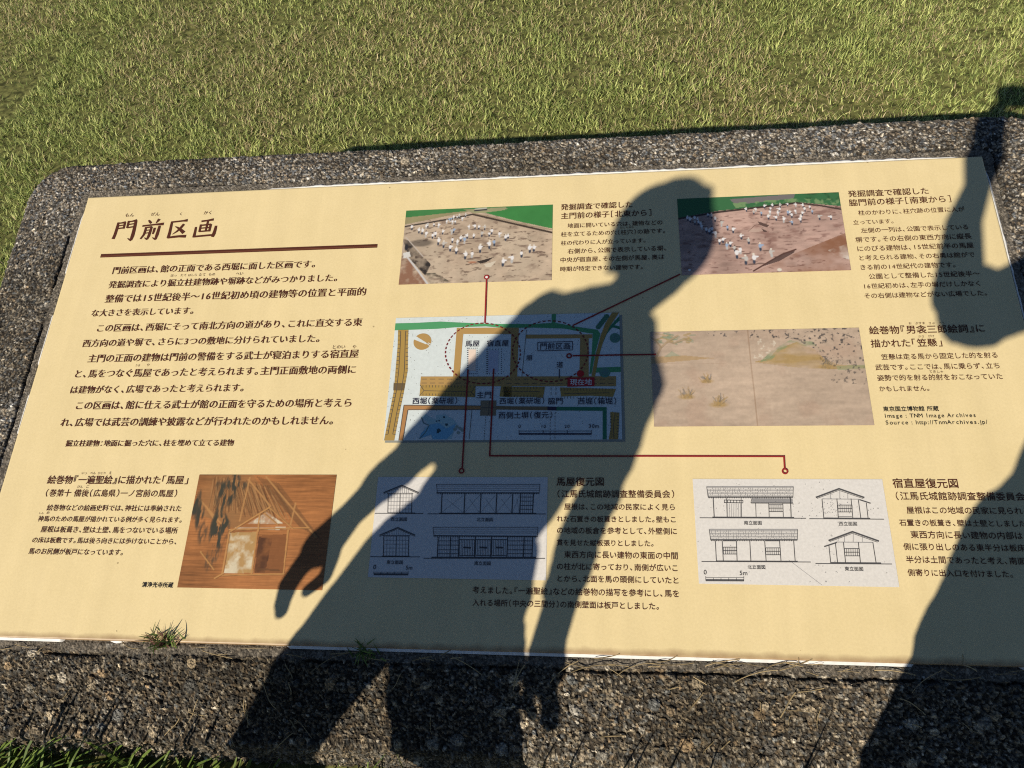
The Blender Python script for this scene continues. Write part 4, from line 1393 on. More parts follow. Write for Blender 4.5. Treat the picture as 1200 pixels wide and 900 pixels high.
    P(B2([(704, 692), (764, 696), (760, 780), (756, 872), (694, 872), (708, 790)]), moat, 2.6)
    for k in range(9):
        S(B2([(702, 705 + k * 19), (714, 705 + k * 19)]))
        S(B2([(748, 705 + k * 19), (760, 705 + k * 19)]))
    S(B2([(735, 700), (725, 780), (728, 870)]))
    # the fine dots of the paper tint
    for k in range(420):
        x, y = random.uniform(u0, u1), random.uniform(v0, v1)
        pr.poly([(x - .0005, y - .0005), (x + .0005, y - .0005), (x + .0005, y + .0005), (x - .0005, y + .0005)], line, 1.6)
    # dashed circles
    for f, cx, cy, rx, ry in ((A, 680, 307, 247, 199), (B, 309, 292, 249, 200)):
        n = 46
        for k in range(n):
            t0, t1 = 2 * math.pi * k / n, 2 * math.pi * (k + .6) / n
            pr.stroke([f(cx + rx * math.cos(t), cy + ry * math.sin(t)) for t in (t0, (t0 + t1) / 2, t1)], .0022, dred, 5)
    # you-are-here
    pr.ring(B(507, 440), 0, .0064, ink("signal_red", (0.50, 0.022, 0.022, 1)), 5.2, 24, filled=True)
    P(B2([(422, 466), (600, 464), (600, 522), (422, 526)]), ink("label_red", (0.42, 0.020, 0.028, 1)), 5.0)
    put = lambda t, f, x0, x1, y, mm=navy, k=5, off=.006: put_line(pr, t, (f(x0, y)), (f(x1, y)), mm, k, off)
    a_ = lambda x, y: (445 + x / 5.625, 360 + y / 5.625)
    b2 = lambda x, y: (590 + x / 5.625, 360 + y / 5.625)
    white = ink("white", (0.82, 0.82, 0.80, 1))
    put("現在地", b2, 438, 584, 516, white, 5.6)
    put("馬屋", a_, 562, 658, 262)
    put("宿直屋", a_, 704, 852, 260)
    put("門前区画", b2, 238, 444, 280)
    for k in range(4):
        cs = [(226, 234), (456, 228), (454, 284), (226, 290)]
        S(B2([cs[k], cs[(k + 1) % 4]]), .0012, navy, 5)
    put("塀", b2, 148, 192, 354)
    put("道", b2, 348, 394, 400)
    put("西堀（薬研堀）", a_, 212, 518, 640)
    put("主門", a_, 636, 738, 602)
    put("西堀（薬研堀）", a_, 786, 1092, 640)
    put("脇門", b2, 292, 394, 642)
    put("西堀（箱堀）", b2, 488, 752, 642)
    put("西側土塀（復元）", a_, 780, 1146, 735)
    for t, x0, x1 in (("0", 96, 116), ("10", 244, 282), ("20", 400, 438), ("30m", 558, 630)):
        put(t, b2, x0, x1, 800)
    pr.stroke(B2([(103, 837), (580, 837)]), .0028, navy, 5)
    S(B2([(103, 818), (580, 818)]), .0009, navy, 5)
    for x in (103, 262, 420, 579):
        S(B2([(x, 812), (x, 840)]), .0010, navy, 5.2)
    pr.build("site_plan_print", "coloured site plan print with red dashed circles")
site_plan()

# ---- measured drawings
def drawing(corners, label, draw, paper):
    pr = Print()
    q = [uv(*c) for c in corners]
    u0, u1 = (q[0][0] + q[3][0]) / 2, (q[1][0] + q[2][0]) / 2
    v1, v0 = (q[0][1] + q[1][1]) / 2, (q[2][1] + q[3][1]) / 2
    pr.poly([(u0, v0), (u1, v0), (u1, v1), (u0, v1)], paper, 0.5)
    draw(pr)
    pr.build("elevation_drawing_print", label)

PAPER1 = mat("drawing_paper", (0.56, 0.55, 0.53, 1), 0.5, 0.3, 0.06, 260)
DL = ink("drawing_line", (0.085, 0.085, 0.09, 1))
DG = ink("drawing_grey", (0.30, 0.30, 0.31, 1))

def draw1(pr):
    z = lambda x, y: uv(425 + x / 5.4545, 550 + y / 5.4545)
    px = lambda x, y: (425 + x / 5.4545, 550 + y / 5.4545)
    L = lambda pts, w=.0009, mm=DL, k=2: pr.stroke([z(*p) for p in pts], w * .72, mm, k)
    for x0, x1, y in ((78, 388, 283), (415, 1172, 286), (48, 366, 560), (390, 1166, 570)):
        L([(x0, y - 1), (x1, y)], .0016)
    for x0, x1, y in ((160, 335, 280), (490, 1110, 282), (125, 300, 556), (440, 1110, 563)):
        L([(x0, y), (x1, y + 1)], .0026)
    # gable ends
    for pts, base in (([(134, 150), (250, 103), (358, 150)], (164, 316, 160, 278)), ([(108, 422), (225, 373), (336, 422)], (136, 296, 430, 554))):
        L(pts, .0026)
        L([(p[0], p[1] + 8) for p in pts], .0010)
        x0, x1, y0, y1 = base
        for k in range(9):
            x = x0 + (x1 - x0) * k / 8
            L([(x, y0 - 4), (x - 3, y1)], .0008 if k not in (0, 4, 8) else .0018, DG if k not in (0, 4, 8) else DL)
        for k in range(5):
            y = y0 + (y1 - y0) * k / 5
            L([(x0, y), (x1, y)], .0009, DG)
        for k in range(9):
            x = x0 + 22 + (x1 - x0 - 44) * k / 8
            yt = np.interp(x, [p[0] for p in pts], [p[1] for p in pts]) + 8
            L([(x, yt), (x, y0 - 4)], .0007, DG)
        L([(x0 - 8, y0 - 6), (x1 + 8, y0 - 6)], .0014)
    # long side, upper
    for y in (97, 108, 122, 136):
        L([(472, y), (1134, y)], .0011 if y != 122 else .0008, DG if y > 100 else DL)
    L([(472, 151), (1128, 152)], .0028)
    L([(472, 95), (478, 152)], .0012)
    L([(1134, 95), (1128, 152)], .0012)
    for k in range(44):
        L([(482 + k * 15, 154), (482 + k * 15, 160)], .0016)
    for x in (506, 652, 755, 856, 958, 1008, 1090):
        L([(x + 2, 156), (x - 4, 280)], .0024)
    for x0, x1 in ((506, 652), (652, 755), (755, 856), (856, 958), (958, 1008)):
        L([(x0, 276), (x1 - 6, 164)], .0006, DG)
        L([(x0 + 30, 190), (x1 - 10, 276)], .0006, DG)
    for k in range(7):
        L([(1010 + k * 13, 158), (1008 + k * 13, 280)], .0008, DG)
    for y in (178, 204, 232, 256):
        L([(1008, y), (1090, y)], .0014)
    # long side, lower
    for y in (371, 383, 396, 408):
        L([(450, y), (1120, y)], .0011 if y != 396 else .0008, DG if y > 375 else DL)
    L([(453, 425), (1118, 430)], .0028)
    L([(449, 370), (456, 426)], .0012)
    L([(1121, 372), (1116, 430)], .0012)
    for k in range(45):
        L([(462 + k * 14.6, 430), (462 + k * 14.6, 436)], .0016)
    for x in (482, 562, 616, 720, 824, 926, 1032, 1086):
        L([(x + 1, 432), (x - 4, 562)], .0024)
    for x0, x1 in ((482, 562), (562, 616), (926, 1032), (1032, 1086)):
        k = x0 + 11
        while k < x1:
            L([(k, 434), (k - 3, 560)], .0008, DG)
            k += 11
        for y in (458, 485, 515, 540):
            L([(x0, y), (x1, y)], .0014)
    for x0, x1 in ((620, 716), (724, 820), (828, 922)):
        k = x0
        while k < x1:
            L([(k, 452), (k - 2, 552)], .0010)
            k += 10.5
        L([(x0, 450), (x1, 450)], .0018)
        L([(x0 + 24, 500), (x1 - 24, 502)], .0034)
        L([(x0, 552), (x1, 553)], .0016)
    put = lambda t, x0, x1, y, o=.010: put_line(pr, t, px(x0, y), px(x1, y), DL, 2, o)
    put("西立面図", 178, 284, 332)
    put("北立面図", 728, 834, 334)
    put("東立面図", 152, 258, 607)
    put("南立面図", 712, 820, 614)
    put("0", 64, 88, 642)
    put("5m", 272, 318, 644)
    L([(72, 671), (292, 672)], .0042)
    L([(72, 658), (292, 658)], .0008)
    for x in (72, 116, 160, 204, 248, 291):
        L([(x, 652 if x in (72, 291) else 658), (x, 672)], .0010)

def draw2(pr):
    z = lambda x, y: uv(805 + x / 4.706, 550 + y / 4.706)
    px = lambda x, y: (805 + x / 4.706, 550 + y / 4.706)
    L = lambda pts, w=.0009, mm=DL, k=2: pr.stroke([z(*p) for p in pts], w * .72, mm, k)
    r = random.Random(2)
    for x0, x1, y in ((70, 656, 268), (674, 1086, 273), (80, 682, 509), (708, 1130, 520)):
        L([(x0, y), (x1, y + 3)], .0016)
    for x0, x1, y in ((140, 590, 265), (752, 1010, 270), (160, 610, 507), (790, 1070, 516)):
        L([(x0, y), (x1, y + 2)], .0026)
    # long roofs of boards held by stones
    for x0, x1, y0, y1 in ((108, 586, 96, 154), (122, 610, 332, 390)):
        L([(x0, y0), (x1, y0)], .0018, DG)
        for k in range(6):
            y = y0 + 6 + k * (y1 - y0 - 8) / 6
            L([(x0 + 3 + k, y), (x1 - k * .4, y)], .0010, DG)
            for j in range(34):
                if r.random() < .75:
                    x = x0 + 8 + j * (x1 - x0 - 14) / 34 + r.uniform(-4, 4)
                    L([(x, y), (x + r.uniform(-1, 1), y + 8)], .0009, DG)
        L([(x0 + 8, y1), (x1 - 2, y1)], .0030)
        L([(x0, y0), (x0 + 8, y1)], .0012)
        L([(x1, y0), (x1 - 2, y1)], .0012)
        for k in range(36):
            x = x0 + 14 + k * (x1 - x0 - 22) / 36
            L([(x, y1 + 2), (x, y1 + 7)], .0014)
    for a, b_ in ((144, 150), (570, 574)):
        L([(a, 158), (b_, 264)], .0020)
    for a in (218, 298, 378, 450, 528):
        L([(a, 160 if a < 350 else 188), (a + 3, 264)], .0014)
    L([(204, 170), (308, 172)], .0016)
    L([(204, 184), (308, 186)], .0016)
    for k in range(7):
        L([(206 + k * 17, 170), (206 + k * 17, 186)], .0014)
    for k in range(8):
        L([(224 + k * 10, 190), (225 + k * 10, 262)], .0008, DG)
    for k in range(7):
        L([(358, 162 + k * 4), (582, 164 + k * 4)], .0012, DG)
    L([(354, 186), (584, 187)], .0024)
    L([(358, 160), (352, 187)], .0014)
    def lattice(x0, x1, y0, y1, nx_=7, ny_=2):
        for k in range(nx_ + 1):
            x = x0 + (x1 - x0) * k / nx_
            L([(x, y0), (x + 1, y1)], .0012)
        for k in range(ny_ + 1):
            y = y0 + (y1 - y0) * k / ny_
            L([(x0, y), (x1, y)], .0014)
    lattice(452, 528, 196, 234)
    lattice(832, 910, 198, 236)
    lattice(200, 274, 430, 468)
    lattice(434, 514, 434, 472)
    lattice(868, 950, 438, 478)
    for a, b_ in ((156, 162), (194, 200), (272, 276), (346, 352), (428, 436), (510, 518), (588, 596)):
        L([(a, 396), (b_, 506)], .0017)
    L([(200, 396), (272, 396)], .0010)
    L([(436, 396), (510, 396)], .0010)
    # gables
    L([(710, 156), (838, 108), (978, 157)], .0034)
    L([(716, 162), (838, 117), (972, 163)], .0010)
    L([(950, 168), (1012, 188)], .0026)
    L([(780, 394), (912, 345), (1058, 397)], .0034)
    L([(786, 400), (912, 354), (1050, 403)], .0010)
    L([(756, 427), (826, 404)], .0026)
    for a, b_, y0 in ((744, 754, 164), (826, 834, 162), (904, 914, 162), (944, 958, 168), (988, 998, 186)):
        L([(a, y0), (b_, 270)], .0017)
    L([(744, 164), (950, 166)], .0014, DG)
    for a, b_, y0 in ((782, 792, 420), (818, 830, 408), (862, 874, 402), (944, 956, 402), (1024, 1042, 402)):
        L([(a, y0), (b_, 516)], .0017)
    L([(820, 402), (1024, 404)], .0014, DG)
    for x in (790, 842, 886):
        L([(x, 132 if x != 842 else 118), (x, 162)], .0012, DG)
    for x in (868, 916, 966):
        L([(x, 368 if x != 916 else 354), (x, 400)], .0012, DG)
    L([(832, 262), (908, 262)], .0010)
    put = lambda t, x0, x1, y, o=.010: put_line(pr, t, px(x0, y), px(x1, y), DL, 2, o)
    put("南立面図", 314, 414, 307)
    put("西立面図", 838, 940, 312)
    put("北立面図", 334, 434, 551)
    put("東立面図", 870, 974, 561)
    put("0", 90, 112, 583)
    put("5m", 288, 334, 587)
    L([(103, 612), (314, 613)], .0042)
    L([(103, 598), (314, 598)], .0008)
    for x in (103, 145, 187, 230, 272, 313):
        L([(x, 590 if x in (103, 313) else 598), (x, 614)], .0010)
    for k in range(150):
        x, y = r.gauss(790, 55) if r.random() < .6 else r.uniform(50, 1120), r.gauss(215, 28) if r.random() < .6 else r.uniform(60, 640)
        c = z(min(max(x, 60), 1100), min(max(y, 60), 620))
        s_ = r.uniform(.0005, .0011)
        pr.poly([(c[0] - s_, c[1] - s_), (c[0] + s_, c[1] - s_ * .6), (c[0] + s_ * .5, c[1] + s_)], DG, 2)
    L([(560, 500), (745, 640)], .0004, DG)
drawing([(443.9, 558.8), (641.9, 559.5), (639.9, 680.2), (430.5, 676.5)], "pale print of four stable elevations in the main shadow", draw1, PAPER1)
drawing([(812, 561.3), (1034, 561.7), (1053.6, 688.8), (818.4, 683.4)], "white print of four guardhouse elevations in full sun", draw2, PAPER1)

# ------------------------------------------------------------------ weeds and dry bits round the board
def weed_mesh(base, phi, length, width, l0, l1, cols, segs=5):
    return blades(np.array(base), np.array(phi), np.array(length), np.array(width), np.array(l0), np.array(l1), np.array(cols), segs, rng.uniform(-.4, .4, len(base)))

def tuft(px, py, n, lab, scale, seed, greens):
    r = np.random.default_rng(seed)
    u, v = uv(px, py)
    c = bw(u, v - .006, -0.006)
    base = np.array([[c.x, c.y, c.z]]) + r.normal(0, 1, (n, 3)) * np.array([[.012, .004, 0]]) * scale
    phi = r.uniform(0, 2 * math.pi, n)
    L = r.uniform(.010, .034, n) * scale
    col = np.array([greens[i] for i in r.integers(0, len(greens), n)]) * r.uniform(.7, 1.2, (n, 1))
    v_, f_, c_, _t = blades(base, phi, L, r.uniform(.0020, .0042, n) * scale, r.uniform(.1, .9, n), r.uniform(.6, 1.7, n), col, 5, r.uniform(-.6, .6, n))
    root = link("weed_tuft", np_mesh("weed_tuft", v_, f_, 4, c_), grass_mat)
    tag(root, lab, "weed", "weeds rooted along the panel's lower edge")
    return root
GREENS = [(.07, .12, .022), (.12, .19, .04), (.17, .24, .06)]
tuft(191, 747, 130, "small sunlit grass tuft with purplish tips at panel's lower left edge", 1.0, 3, GREENS + [(.16, .07, .06), (.26, .18, .10)])
tuft(428, 760, 34, "small dark weed in the leg shadow at the panel's lower edge", 0.95, 4, GREENS)

def dry_bits():
    r = np.random.default_rng(21)
    V, F, C = [], [], []
    n0 = 0
    spots = []
    for k in range(46):
        spots.append((r.uniform(0, 1200), None, r.uniform(.02, .085), 0))
    for k in range(46):
        spots.append((r.uniform(0, 1200), r.uniform(775, 880), r.uniform(.015, .05), 1))
    for px, py, L, kind in spots:
        if py is None:
            py = 748 + px / 1200 * 35 + r.uniform(2, 12)
        u, v = uv(px, py)
        a = r.normal(0, .25) + (math.pi if r.random() < .5 else 0) if kind == 0 else r.uniform(0, 2 * math.pi)
        bend = r.normal(0, 9)
        m_ = 7
        pts = []
        x, y = u, v
        for i in range(m_):
            t = max(0, -y - 0.026)
            w_ = -0.0065 - 0.40 * t * t / (t + 0.012) + 0.006 + 0.002 * math.sin(i * 1.1)
            pts.append((x, y, w_))
            x += L / m_ * math.cos(a)
            y += L / m_ * math.sin(a)
            a += bend * L / m_
        pts = np.array(pts)
        t = np.gradient(pts, axis=0)
        sd = np.c_[-t[:, 1], t[:, 0], t[:, 0] * 0]
        sd /= np.linalg.norm(sd, axis=1, keepdims=True)
        wd = 0.0007 * r.uniform(.6, 1.3)
        ring = [pts + sd * wd, pts + np.array([[0, 0, wd]]), pts - sd * wd]
        V.append(bw_np(np.stack(ring, 1)).reshape(-1, 3))
        for i in range(m_ - 1):
            for j in range(2):
                F.append((n0 + i * 3 + j, n0 + (i + 1) * 3 + j, n0 + (i + 1) * 3 + j + 1, n0 + i * 3 + j + 1))
        C.append(np.tile(np.array([.46, .36, .20]) * r.uniform(.5, 1.15), (m_ * 3, 1)))
        n0 += m_ * 3
    o = link("dry_grass_litter", np_mesh("dry_grass_litter", np.concatenate(V), np.array(F), 4, np.concatenate(C)), grass_mat)
    tag(o, "dry straw stems fallen on the concrete below the panel", "litter", kind="stuff")
dry_bits()

def front_weeds():
    r = np.random.default_rng(5)
    B_, PH_, L_, W_, A0, A1, C_ = [], [], [], [], [], [], []
    def add(x, y, z, phi, L, w, a0, a1, c):
        B_.append((x, y, z)); PH_.append(phi); L_.append(L); W_.append(w); A0.append(a0); A1.append(a1); C_.append(c)
    def gcol():
        g = r.random()
        c = np.array([.085, .15, .022]) * (1 - g) + np.array([.20, .28, .055]) * g
        return c * r.uniform(.8, 1.2)
    # thick growth in front of the left end
    for k in range(720):
        x = r.uniform(-0.45, 0.52) if k < 600 else r.uniform(.52, 1.9)
        y = r.uniform(-0.33, -0.165)
        fall = np.clip((0.50 - x) * 4, .45, 1)
        add(x, y, 0.09, r.normal(0.1, .7) if r.random() < .7 else r.uniform(0, 6.28), r.uniform(.12, .25) * fall, r.uniform(.0040, .0085), r.uniform(.1, .7), r.uniform(1.2, 1.9), gcol())
    # dry stuff beneath
    for k in range(700):
        x = r.uniform(-.5, 2.2)
        y = r.uniform(-.42, -.15)
        add(x, y, 0.095, r.uniform(0, 6.28), r.uniform(.03, .10), r.uniform(.0015, .003), r.uniform(.5, 1.3), r.uniform(1.2, 1.7), np.array([.30, .22, .11]) * r.uniform(.4, 1.1))
    # upright stems that throw the long thin shadows up the concrete
    az = math.atan2(D.y, D.x)
    left = [(98, 788, 8), (82, 798, 9), (72, 815, 6), (112, 808, 6), (146, 795, 8), (138, 812, 10), (36, 815, 8), (158, 828, 6), (240, 812, 7), (252, 826, 8), (222, 840, 8), (24, 828, 8), (90, 822, 6), (122, 842, 5), (170, 840, 6), (205, 850, 5),
            (104, 800, 6), (60, 822, 7), (130, 800, 7), (150, 815, 6), (12, 808, 7), (246, 838, 6), (190, 830, 5)]
    right = [(757, 860, 6), (766, 862, 6), (810, 858, 6), (848, 868, 6), (984, 826, 6), (980, 858, 4), (695, 845, 5), (656, 860, 5), (905, 880, 5)]
    for (px, py, wd) in left + right:
        u, v = uv(px, py)
        p = bw(u, v, -0.03)
        tip = p - D * ((p.y + 0.228 + r.uniform(0, .02)) / D.y)
        h = tip.z - 0.09
        lean = r.uniform(.02, .06)
        phi = az + r.normal(0, .3)
        add(tip.x - lean * math.cos(phi), tip.y - lean * math.sin(phi), 0.09, phi, math.hypot(lean, h), wd * .0013, .0, 2 * math.atan2(lean, h), gcol())
    for k in range(60):
        x = r.uniform(.5, 1.6)
        add(x, r.uniform(-.215, -.17), 0.09, r.uniform(0, 6.28), r.uniform(.09, .15), r.uniform(.002, .0038), r.uniform(0, .3), r.uniform(.3, 1.2), gcol())
    v_, f_, c_, _t = weed_mesh(B_, PH_, L_, W_, A0, A1, C_)
    o = link("long_grass", np_mesh("long_grass", v_, f_, 4, c_), grass_mat)
    tag(o, "long uncut green grass along the foot of the concrete in front", "grass", kind="stuff")
front_weeds()

# ------------------------------------------------------------------ the two people whose shadows fall on the board
def sh(px, py, y):
    """a point at depth y whose shadow falls on the board where the photograph shows pixel (px, py)"""
    u, v = uv(px, py)
    p = bw(u, v, 0)
    return p - D * ((p.y - y) / D.y)

def skin_mesh(name, joints, edges, root, mm, parent, voxel=0.006, smooth=4):
    """one continuous skin over a jointed figure: tapered, elliptical limbs fused into a single surface"""
    V, F = [], []
    wide = Vector((1, 0, 0))
    rad = lambda r_: r_ if isinstance(r_, tuple) else (r_, r_)
    n = 18
    for a, b_ in edges:
        pa, pb = joints[a][0], joints[b_][0]
        ra, rb = rad(joints[a][1]), rad(joints[b_][1])
        ax = (pb - pa)
        L = ax.length
        ax.normalize()
        w_ = wide - ax * wide.dot(ax)
        if w_.length < 0.15:
            w_ = Vector((0, 1, 0)) - ax * ax.y
        w_.normalize()
        d_ = ax.cross(w_)
        rings = []
        for k in range(1, 5):
            t = math.pi / 2 * k / 5
            rings.append((-math.cos(t) * min(ra), math.sin(t) * ra[0], math.sin(t) * ra[1]))
        for k in range(5):
            f = k / 4
            rings.append((L * f, ra[0] + (rb[0] - ra[0]) * f, ra[1] + (rb[1] - ra[1]) * f))
        for k in range(4, 0, -1):
            t = math.pi / 2 * k / 5
            rings.append((L + math.cos(t) * min(rb), math.sin(t) * rb[0], math.sin(t) * rb[1]))
        b0 = len(V)
        for off, rw, rd in rings:
            for k in range(n):
                t = 2 * math.pi * k / n
                V.append(tuple(pa + ax * off + w_ * (rw * math.cos(t)) + d_ * (rd * math.sin(t))))
        for i in range(len(rings) - 1):
            for k in range(n):
                F.append((b0 + i * n + k, b0 + i * n + (k + 1) % n, b0 + (i + 1) * n + (k + 1) % n, b0 + (i + 1) * n + k))
        F.append(tuple(b0 + k for k in reversed(range(n))))
        F.append(tuple(b0 + (len(rings) - 1) * n + k for k in range(n)))
    me = bpy.data.meshes.new(name)
    me.from_pydata(V, [], F)
    me.update()
    o = link(name, me, mm, parent)
    rm = o.modifiers.new("fuse", 'REMESH')
    rm.mode = 'VOXEL'
    rm.voxel_size = voxel
    rm.use_smooth_shade = True
    if name in ("jacket", "trousers", "hair"):
        # folds of cloth, loose hair
        tx = bpy.data.textures.get("folds") or bpy.data.textures.new("folds", 'CLOUDS')
        tx.noise_scale = 0.055
        tx.noise_depth = 3
        dm = o.modifiers.new("folds", 'DISPLACE')
        dm.texture = tx
        dm.texture_coords = 'LOCAL'
        dm.strength = 0.022 if name != "hair" else 0.022
        dm.mid_level = 0.5
        smooth = 2
    sm = o.modifiers.new("smooth", 'SMOOTH')
    sm.factor = 0.5
    sm.iterations = smooth
    return o

SKIN = mat("skin", (0.50, 0.30, 0.20, 1), 0.5, 0.4, 0.08, 30)
HAIR = mat("hair", (0.03, 0.025, 0.022, 1), 0.5, 0.4, 0.2, 200)
SHIRT = mat("shirt_cloth", (0.16, 0.19, 0.28, 1), 0.85, 0.2, 0.12, 120)
PANTS = mat("trouser_cloth", (0.07, 0.07, 0.08, 1), 0.9, 0.2, 0.12, 120)
HATC = mat("hat_cloth", (0.42, 0.38, 0.30, 1), 0.9, 0.2, 0.10, 160)
EYE = mat("eye_white", (0.55, 0.53, 0.50, 1), 0.3, 0.5, 0.05, 60)
SHOE = mat("shoe_leather", (0.05, 0.045, 0.04, 1), 0.6, 0.4, 0.1, 80)
JACK = mat("jacket_cloth", (0.10, 0.13, 0.12, 1), 0.9, 0.2, 0.12, 120)
PHONE = mat("phone_glass", (0.02, 0.02, 0.022, 1), 0.2, 0.5, 0.05, 60)

def lerp(a, b_, t):
    return a + (b_ - a) * t

def fingers(J, E, wrist, palm, tips, side):
    for i, (base, mid, tip, r_) in enumerate(tips):
        q = palm + "f%d" % i
        J[q + "a"] = (base, r_ * 1.1)
        J[q + "b"] = (mid, r_)
        J[q + "c"] = (tip, r_ * .85)
        E += [(palm, q + "a"), (q + "a", q + "b"), (q + "b", q + "c")]

def head_parts(parent, c, up, face, k=1.0):
    """hair, eyes; c centre of the head, up its axis, face the way it looks"""
    up = up.normalized()
    face = (face - up * face.dot(up)).normalized()
    side = face.cross(up)
    def orient(o, loc):
        m_ = Matrix.Identity(4)
        for i in range(3):
            m_[i][0], m_[i][1], m_[i][2], m_[i][3] = side[i], face[i], up[i], loc[i]
        return m_
    # hair: a cap of thickness over the skull, open at the face
    bm = bmesh.new()
    bmesh.ops.create_uvsphere(bm, u_segments=28, v_segments=18, radius=1.0)
    for v in list(bm.verts):
        if v.co.y > 0.35 and v.co.z < 0.35:
            bm.verts.remove(v)
        elif v.co.z < -0.75:
            bm.verts.remove(v)
    for v in bm.verts:
        v.co = Vector((v.co.x * .084 * k, v.co.y * .096 * k, v.co.z * .104 * k))
    me = bpy.data.meshes.new("hair")
    M_ = orient(None, c)
    for v in bm.verts:
        v.co = M_ @ v.co
    bm.to_mesh(me)
    bm.free()
    o = link("hair", me, HAIR, parent)
    sd = o.modifiers.new("thick", 'SOLIDIFY')
    sd.thickness = 0.008
    for s_ in (-1, 1):
        bm = bmesh.new()
        bmesh.ops.create_uvsphere(bm, u_segments=12, v_segments=8, radius=.010)
        for v in bm.verts:
            v.co = M_ @ (v.co + Vector((s_ * .030 * k, .074 * k, .006)))
        me = bpy.data.meshes.new("eye")
        bm.to_mesh(me)
        bm.free()
        link("eye", me, EYE, parent)
    return M_

def shoe(parent, ankle, fwd, gz):
    fwd = Vector((fwd[0], fwd[1], 0)).normalized()
    J = {"heel": (Vector((ankle.x, ankle.y, gz + .040)) - fwd * .04, .040), "mid": (Vector((ankle.x, ankle.y, gz + .045)) + fwd * .05, .043), "toe": (Vector((ankle.x, ankle.y, gz + .032)) + fwd * .15, .032), "top": (Vector((ankle.x, ankle.y, gz + .10)), .042)}
    skin_mesh("shoe", J, [("heel", "mid"), ("mid", "toe"), ("heel", "top")], "heel", SHOE, parent)

